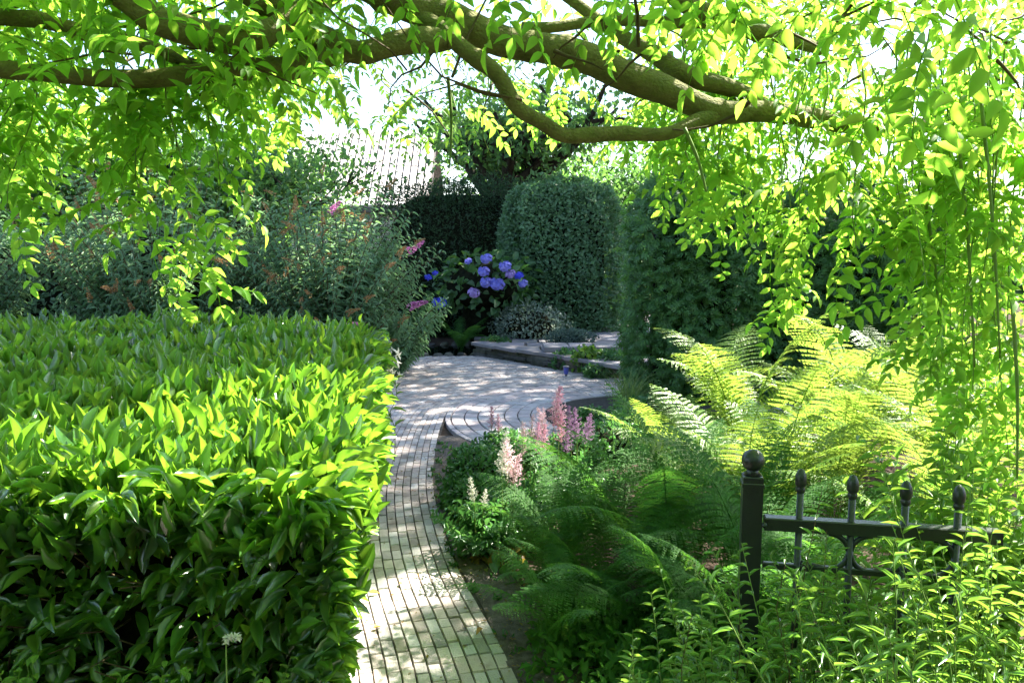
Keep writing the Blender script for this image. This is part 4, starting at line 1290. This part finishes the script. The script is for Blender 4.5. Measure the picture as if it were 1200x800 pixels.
env = np.array([(-60, 270), (0, 262), (40, 285), (75, 240), (110, 225), (160, 270), (215, 335), (240, 230), (300, 190), (345, 190), (400, 120), (450, 145), (500, 160), (520, 215), (565, 225), (590, 165), (640, 195),
                (680, 185), (720, 175), (760, 215), (800, 280), (850, 300), (900, 395), (930, 385), (965, 350), (1000, 320), (1050, 390), (1080, 420), (1120, 500), (1160, 580), (1200, 620), (1260, 660)], float)
WP, WD, WN, WK = [], [], [], []
gst = Geo()
def shoot(x, y0, y1, Yd, dens=1.0, drift=0):
    p0, p1 = at(x, y0, Yd), at(x + drift, y1, Yd + rng.normal(0, .08))
    n_ = 6
    q = np.linspace(0, 1, n_)
    pts = p0 + (p1 - p0) * q[:, None] + np.stack([.03 * np.sin(q * 5 + x), .03 * np.cos(q * 4 + x), 0 * q], 1)
    tube(gst, pts, np.linspace(.003, .0012, n_), 4, 0, False)
    L_ = np.linalg.norm(p1 - p0)
    m = max(2, int(L_ / .052 * dens))
    for k in range(m):
        u = (k + rng.random()) / m
        p = np.array([np.interp(u, q, pts[:, c]) for c in range(3)])
        a_ = rng.uniform(0, 6.283)
        WP.append(p); WD.append(unit(np.array([math.cos(a_), math.sin(a_), rng.uniform(-1.1, .1)]))); WN.append(unit(np.array([rng.normal(0, .3), rng.normal(0, .3), 1]))); WK.append(rng.uniform(.75, 1.1))
    WP.append(p1); WD.append(unit(np.array([rng.normal(0, .3), rng.normal(0, .3), -1]))); WN.append(unit(np.array([0, -1., .3]))); WK.append(.8)

def envy(x): return np.interp(x, env[:, 0], env[:, 1])
for x in np.concatenate([rng.uniform(-60, 330, 46), rng.uniform(330, 740, 20), rng.uniform(740, 1260, 50), rng.uniform(1100, 1230, 3)]):
    b = envy(x) * rng.uniform(.62, 1.0) - 45
    y0 = rng.uniform(20, 110)
    if 330 < x < 740: y0 = rng.uniform(40, 90); b -= 40
    if b < y0 + 30: b = y0 + 30
    shoot(x, y0, b, rng.uniform(2.85, 3.3) if 370 < x < 900 else rng.uniform(2.35, 3.1), .55 if x > 900 else .8, rng.normal(0, 12))
# named hanging tips
for (x, y1, Yd, dr) in ((205, 330, 2.3, 8), (165, 300, 2.35, 15), (255, 255, 2.4, -15), (25, 255, 2.35, 0), (520, 175, 2.9, 8), (560, 185, 2.95, 20), (640, 150, 2.95, 10), (335, 140, 2.8, 8), (910, 360, 2.7, 12),
                        (850, 265, 2.8, 0), (1000, 300, 2.3, 10), (1060, 350, 2.6, 0), (1100, 430, 2.5, 10), (1165, 560, 2.4, 15), (1190, 590, 2.5, 0), (1140, 480, 2.7, 5), (780, 210, 2.9, 0), (1120, 540, 2.8, 0)):
    shoot(x, 60, y1, Yd, 1.0, dr)
# roof of leaves over the limbs
for k in range(26):                                               # outer boughs reaching on towards the bright gap
    x = rng.uniform(300, 620)
    shoot(x, rng.uniform(20, 70), rng.uniform(100, 165), rng.uniform(4.9, 5.8), .8, rng.normal(0, 10))
for k in range(150):
    a_ = rng.uniform(0, 6.283)
    WP.append(at(rng.uniform(280, 700), rng.uniform(-20, 110), rng.uniform(4.7, 5.8))); WD.append(unit(np.array([math.cos(a_), math.sin(a_), rng.uniform(-.9, .1)]))); WN.append(unit(np.array([rng.normal(0, .3), rng.normal(0, .3), 1]))); WK.append(rng.uniform(.9, 1.25))
n = 430
for k in range(n):
    x, y, Yd = rng.uniform(220, 1010), rng.uniform(-30, 135), rng.uniform(3.0, 4.6)
    a_ = rng.uniform(0, 6.283)
    WP.append(at(x, y, Yd)); WD.append(unit(np.array([math.cos(a_), math.sin(a_), rng.uniform(-.9, .1)]))); WN.append(unit(np.array([rng.normal(0, .3), rng.normal(0, .3), 1]))); WK.append(rng.uniform(.8, 1.15))
for k in range(70):
    a_ = rng.uniform(0, 6.283)
    WP.append(at(rng.uniform(-80, 400), rng.uniform(-60, 110), rng.uniform(1.9, 2.9))); WD.append(unit(np.array([math.cos(a_), math.sin(a_), rng.uniform(-.9, .1)]))); WN.append(unit(np.array([rng.normal(0, .3), rng.normal(0, .3), 1]))); WK.append(rng.uniform(.8, 1.15))
n = 560
for k in range(n):
    x = rng.uniform(-100, 1300); y = rng.uniform(-80, 120) if rng.random() < .75 else rng.uniform(-80, 30)
    if (330 < x < 760 and rng.random() < .62) or (x > 850 and rng.random() < .5): continue
    Yd = rng.uniform(2.0, 3.3)
    if 370 < x < 960: Yd = rng.uniform(2.85, 3.5)
    a_ = rng.uniform(0, 6.283)
    WP.append(at(x, y, Yd)); WD.append(unit(np.array([math.cos(a_), math.sin(a_), rng.uniform(-.9, .1)]))); WN.append(unit(np.array([rng.normal(0, .3), rng.normal(0, .3), 1]))); WK.append(rng.uniform(.8, 1.15))
# roof leaves added for shade, right over the bed and back over the viewer
for k in range(420):
    if k < 50: p = np.array([rng.uniform(1.35, 2.9), rng.uniform(3.2, 4.7), rng.uniform(2.5, 3.0)])
    else: p = np.array([rng.uniform(-4.2, 3.6), rng.uniform(-2.2, 2.1), rng.uniform(2.45, 3.1)])
    a_ = rng.uniform(0, 6.283)
    WP.append(p); WD.append(unit(np.array([math.cos(a_), math.sin(a_), rng.uniform(-.7, .1)]))); WN.append(unit(np.array([rng.normal(0, .3), rng.normal(0, .3), 1]))); WK.append(rng.uniform(.9, 1.3))
# unseen climber leafage added over and behind the viewer to shade hedge and limbs
n = 26000
P = np.stack([rng.uniform(-4.6, 3.8, n), rng.uniform(-3.2, 1.9, n), rng.uniform(2.5, 3.2, n)], 1)
P = P[(P[:, 1] < 1.5) | (P[:, 0] < 1.2)]
P = np.concatenate([P, np.stack([rng.uniform(-4.2, 1.0, 8000), rng.uniform(1.8, 3.05, 8000), rng.uniform(2.9, 3.35, 8000)], 1), np.stack([rng.uniform(1.0, 3.0, 2000), rng.uniform(1.5, 2.5, 2000), rng.uniform(2.75, 3.2, 2000)], 1)])
n = len(P)
L_ = .09 * rng.uniform(.7, 1.3, n)
gr = Geo(); gr.scatter(RHOMB, P, frames(unit(rdir(n) + np.array([0, 0, -.4])), unit(rdir(n) * .5 + np.array([0, 0, 1]))), np.stack([L_ * .45, L_, L_], 1))
part('foliage', gr.mesh('added_roof_foliage', M['wist']), wis, 'stuff')
# close to the viewer at the upper right and left
for (x, y, Yd) in ((1030, 30, 1.6), (1090, 70, 1.55), (1140, 20, 1.5), (1170, 90, 1.5), (960, 15, 1.7), (1060, 120, 1.6), (1180, 160, 1.6), (640, 20, 2.1), (895, 20, 1.9), (120, 20, 2.0),
                   (330, -5, 2.1), (450, -20, 2.1), (560, -20, 2.2), (720, -10, 2.2), (790, 10, 2.2)) + tuple((rng.uniform(330, 1000), rng.uniform(-40, 12), rng.uniform(2.0, 2.4)) for _ in range(26)):
    for _ in range(1):
        a_ = rng.uniform(0, 6.283)
        WP.append(at(x + rng.normal(0, 20), y - 20, Yd)); WD.append(unit(np.array([math.cos(a_) * .8, math.sin(a_) * .5, -.9]))); WN.append(unit(np.array([rng.normal(0, .4), -.6, .8]))); WK.append(1.0)
WP, WD, WN, WK = map(np.array, (WP, WD, WN, WK))
hs_ = (WP[:, 2] - 1.0)[:, None] * (SUN[:2] / SUN[2])[None]
sx_, sy_ = WP[:, 0] - hs_[:, 0], WP[:, 1] - hs_[:, 1]
thin = (sx_ > -2.3) & (sx_ < -.25) & (sy_ > 2.15) & (sy_ < 4.9) & (rng.random(len(WP)) < .85)
WP, WD, WN, WK = WP[~thin], WD[~thin], WN[~thin], WK[~thin]
wfr = frames(WD, WN)
wk = rng.integers(0, len(CM), len(WP))
dist = WP[:, 1]
px = 600 + WP[:, 0] / WP[:, 1] * F
pyy = 290 + (CAM_H - WP[:, 2]) / WP[:, 1] * F
score = np.where((px > 0) & (px < 1200) & (pyy > 0) & (WP[:, 1] > .8), dist - (pyy > 90) * .6 - rng.random(len(WP)) * .5, 99)
chosen = np.argsort(score)[:300]
for k in chosen: place('leaf', CMe[wk[k]], wis, WP[k], wfr[k], (WK[k],) * 3)
mask = np.ones(len(WP), bool); mask[chosen] = False
g = Geo()
for c in range(len(CM)):
    sel = np.where(mask & (wk == c))[0]
    g.scatter(CM[c], WP[sel], wfr[sel], np.repeat(WK[sel][:, None], 3, 1))
part('foliage', g.mesh('foliage', M['wist'], True), wis, 'stuff')
part('shoots', gst.mesh('shoots', M['stem'], True), wis, 'stuff')
# long vertical climbing stems at the right edge
for (x0, y0, x1, y1, Yd) in ((1122, 150, 1142, 430, 2.35), (1150, 120, 1172, 420, 2.3), (1085, 240, 1100, 380, 2.5), (1186, 350, 1192, 560, 2.2), (525, 90, 527, 195, 2.6), (802, 150, 828, 225, 2.5)):
    g = Geo(); P, Rr = smooth_path([at(x0, y0, Yd), at((x0 + x1) / 2 + 3, (y0 + y1) / 2, Yd), at(x1, y1, Yd)], [.006, .005, .003], 6); tube(g, P, Rr, 6, 0)
    part('vertical_stem', g.mesh('vertical_stem', M['stem'], True), wis)

# ------------------------------------------------------------------ trees and house behind
SXY = SUN[:2] / SUN[2]
def shade_wanted(P):
    """keep crown leaves whose shadow lands where shade is wanted, sun gaps left out"""
    x = P[:, 0] - (P[:, 2] - .8) * SXY[0]; y = P[:, 1] - (P[:, 2] - .8) * SXY[1]
    lim = np.interp(x, [-6, -1.6, -.85, -.55, -.3, .2, .5, 1.4, 3], [2.7, 2.9, 4.4, 5.0, 4.2, 4.5, 6.4, 7.0, 8.0])
    lim = lim + .12 * np.sin(x * 3.1) + .1 * np.sin(x * 7.3)
    ok = (y > lim) | (((x - .62) / .62) ** 2 + ((y - 3.45) / .75) ** 2 < 1)
    for (gx, gy, ra, rb) in ((-.1, 7.75, .45, .1), (-.25, 8.3, .18, .14), (.15, 8.4, .22, .12), (.4, 7.6, .3, .08), (1.2, 12.6, .5, .2), (-.75, 6.9, .12, .25), (-2.6, 8.6, .5, .4), (-3.8, 8.2, .4, .35), (-.55, 6.6, .12, .25), (.35, 5.75, .3, .35), (-5.0, 8.0, .4, .4)):
        ok &= ((x - gx) / ra) ** 2 + ((y - gy) / rb) ** 2 > 1
    return ok
tall = thing('tall_tree', 'tall shade tree beyond the thuja hedge, its unseen crown shaped to cast the garden shade', 'tree', (9.8, 13.0, 0))
g = Geo()
ends = branch_tree(g, (9.8, 13.0, 0), 16.5, .30, (-.06, .02), 3, .72, 5, .5, 21)
part('trunk', g.mesh('trunk', M['darkbark'], True), tall)
n = 62000
P = np.stack([rng.uniform(-.5, 12.5, n), rng.uniform(7.5, 20, n), rng.uniform(10.0, 12.8, n)], 1)
P = P[shade_wanted(P)]  # unseen crown is cut to the shadow it has to cast
P = P[290 - (P[:, 2] - CAM_H) / P[:, 1] * F < -10]
cl = jnoise(P[:, 0] * 1.1, P[:, 1] * 1.1 + P[:, 2], 1.3, 5)
P = P[cl > -1.3]
n = len(P)
L_ = .17 * rng.uniform(.7, 1.3, n)
g = Geo(); g.scatter(RHOMB, P, frames(unit(rdir(n) + np.array([0, 0, -.3])), unit(rdir(n) * .6 + np.array([0, 0, 1]))), np.stack([L_ * .65, L_, L_], 1))
part('crown', g.mesh('crown', M['tree']), tall, 'stuff')

tree('dark_maple', 'dark limbed tree leaning over the yew hedge before the bright sky', 'tree', (.15, 17.3, 0), 6.8, .30, 6500, .15, M['fartree'], .45, None, 5, (-.12, 0), .7)
tree('background_tree', 'slim dark green tree standing left of the ribbed house roof', 'tree', (-4.9, 15.6, 0), 5.3, .09, 6500, .13, M['fartree'], .5, 'trees beyond the garden', 77, (.05, 0), .7)
tree('background_tree', 'pale leafed tree behind the slim dark tree', 'tree', (-6.6, 19.0, 0), 4.6, .14, 4500, .15, M['lime'], .45, 'trees beyond the garden', 9, (.1, 0), .7)
for k, (x, Yd, h, mt, lb) in enumerate(((-9.5, 15, 5.0, 'fartree', 'leafy tree beyond the hedge at the far left'), (-6.9, 16, 5.0, 'fartree', 'small rounded tree behind the left buddleias'),
                                        (3.8, 20, 6.2, 'fartree', 'bushy tree at the end of the terrace path'), (7.5, 15.5, 2.7, 'lime', 'yellow-green tree behind the thuja hedge at the right'),
                                        (10.5, 13, 2.8, 'fartree', 'tree standing behind the right end of the thuja hedge'), (1.8, 22, 5.8, 'fartree', 'distant tree above the hornbeam hedge'))):
    tree('background_tree', lb, 'tree', (x, Yd, 0), h, .15, 7000, .16, M[mt], .55, 'trees beyond the garden', 30 + k)
wood = Geo()
n = 30000
aa = rng.uniform(-1.15, 1.15, n); rr = rng.uniform(30, 36, n)
hh = 2.6 + .8 * np.sin(aa * 9) + .8 * np.sin(aa * 23)
Pw = np.stack([rr * np.sin(aa), rr * np.cos(aa), hh * rng.random(n) ** .8], 1)
L_ = .45 * rng.uniform(.6, 1.3, n)
wood.scatter(RHOMB, Pw, frames(rdir(n), rdir(n)), np.stack([L_ * .7, L_, L_], 1))
o = part('distant_wood', wood.mesh('distant_wood', M['fartree']), None, 'stuff', 'distant mass of trees closing off the garden')

block_hedge('sky_block_hedge', 'unseen hedge added behind the viewer to block sky light', 'hedge', -9, 9, -6.2, -4.6, 3.4, 9000, .14, RHOMB, M['beech'], .6, .2, 8)  # out of view, added to keep low sky off the laurel front
house = thing('house', 'house with a pale ribbed roof glimpsed between the shrubs and the tree', 'house', (-4.4, 25, 0))
hx0, hx1, hy0, hy1 = -6.6, -2.3, 22.6, 28.0
ez, rz_ = 2.75, 5.2
g = Geo(); box_geo(g, ((hx0 + hx1) / 2, (hy0 + hy1) / 2, ez / 2), (hx1 - hx0 - .6, hy1 - hy0 - .6, ez))
part('wall', g.mesh('wall', M['wall']), house)
g = Geo()
my = (hy0 + hy1) / 2
Vr = np.array([(hx0, hy0, ez), (hx1, hy0, ez), (hx1, my, rz_), (hx0, my, rz_), (hx0, hy1, ez), (hx1, hy1, ez), (hx0, hy0, ez - .12), (hx1, hy0, ez - .12), (hx0, hy1, ez - .12), (hx1, hy1, ez - .12)])
g.add(Vr, np.array([(0, 1, 2, 3), (3, 2, 5, 4), (6, 7, 1, 0), (4, 5, 9, 8), (7, 6, 8, 9)]), np.array([(1, 7, 2), (5, 2, 9), (0, 3, 6), (4, 8, 3)]))
roof = part('roof', g.mesh('roof', M['roofgap']), house)
sl_ = math.atan2(rz_ - ez, my - hy0); ll = math.hypot(rz_ - ez, my - hy0)
rib_g = Geo(); box_geo(rib_g, (0, 0, .02), (.17, ll / 2 - .05, .07), 0, .015)
rib_me = rib_g.mesh('roof_panel', M['rooftile'])
for row in range(2):
    c = (row + .5) / 2
    for k in range(20):
        o = bpy.data.objects.new('roof_panel', rib_me); link(o, roof)
        o.location = Vector((hx0 + .1 + k * .213, hy0 + (my - hy0) * c, ez + (rz_ - ez) * c + .02))
        o.location -= Vector((0, 0, 0))
        o.rotation_euler = (sl_, 0, 0)

# ------------------------------------------------------------------ crumbs, moss tufts and small weeds along the path edge
g = Geo()
n = 900
q = rng.uniform(0, 1, n); yy = 2.5 + 4.2 * q
xx = np.interp(yy, near_edge[:, 1], near_edge[:, 0]) + np.where(rng.random(n) < .75, rng.uniform(-.02, .35, n), -rng.random(n) ** 2 * .7)
L_ = rng.uniform(.006, .026, n)
g.scatter(RHOMB, np.stack([xx, yy, np.full(n, .018)], 1), frames(unit(rdir(n) * np.array([1, 1, .25])), np.tile([0, 0, 1.], (n, 1))), np.stack([L_ * .6, L_, L_], 1))
part('leaf_litter', g.mesh('leaf_litter', M['rust']), None, 'stuff', 'small dry leaf crumbs along the path edge and on the bare soil')
g = Geo()
for k in range(46):
    y0 = rng.uniform(2.6, 6.6); x0 = np.interp(y0, near_edge[:, 1], near_edge[:, 0]) + rng.uniform(-.005, .06) + (rng.random() < .35) * rng.uniform(0, .25)
    m = int(rng.integers(5, 16))
    L_ = rng.uniform(.015, .04, m)
    g.scatter(BLADE, np.tile([x0, y0, .008], (m, 1)) + rng.normal(0, .012, (m, 3)) * np.array([1, 1, .2]), frames(unit(rdir(m) + np.array([0, 0, 1.0])), rdir(m)), np.stack([L_ * .4, L_, L_], 1))
part('weeds', g.mesh('weeds', M['geran'], True), None, 'stuff', 'tiny green weeds in the joints at the path edge')

# ------------------------------------------------------------------ fallen leaves on the path edge
for k, (x, y) in enumerate(((540, 614), (547, 620), (437, 742), (566, 742), (470, 690), (432, 700))):
    p = onz(x, y)
    fl = np_mesh('fallen_leaf', *BLADE, M['yellowleaf'], True)
    s = rng.uniform(.04, .06)
    a_ = rng.uniform(0, 6)
    d = np.array([[math.cos(a_), math.sin(a_), 0]])
    o = place('fallen_leaf', fl, None, (p[0], p[1], .024), frames(d, np.array([[0, 0, 1.]]))[0], (s * .5, s, s))
    o['label'] = ['yellow fallen leaf on the bare soil strip', 'pale fallen leaf beside the yellow one', 'dry leaf on the sunlit bricks by the hedge foot', 'brown leaf on shaded bricks at the right path edge',
                  'dry leaf on the dappled bricks in mid path', 'curled leaf on bricks close to the hedge'][k]
    o['category'] = 'leaf'; o['group'] = 'fallen leaves'
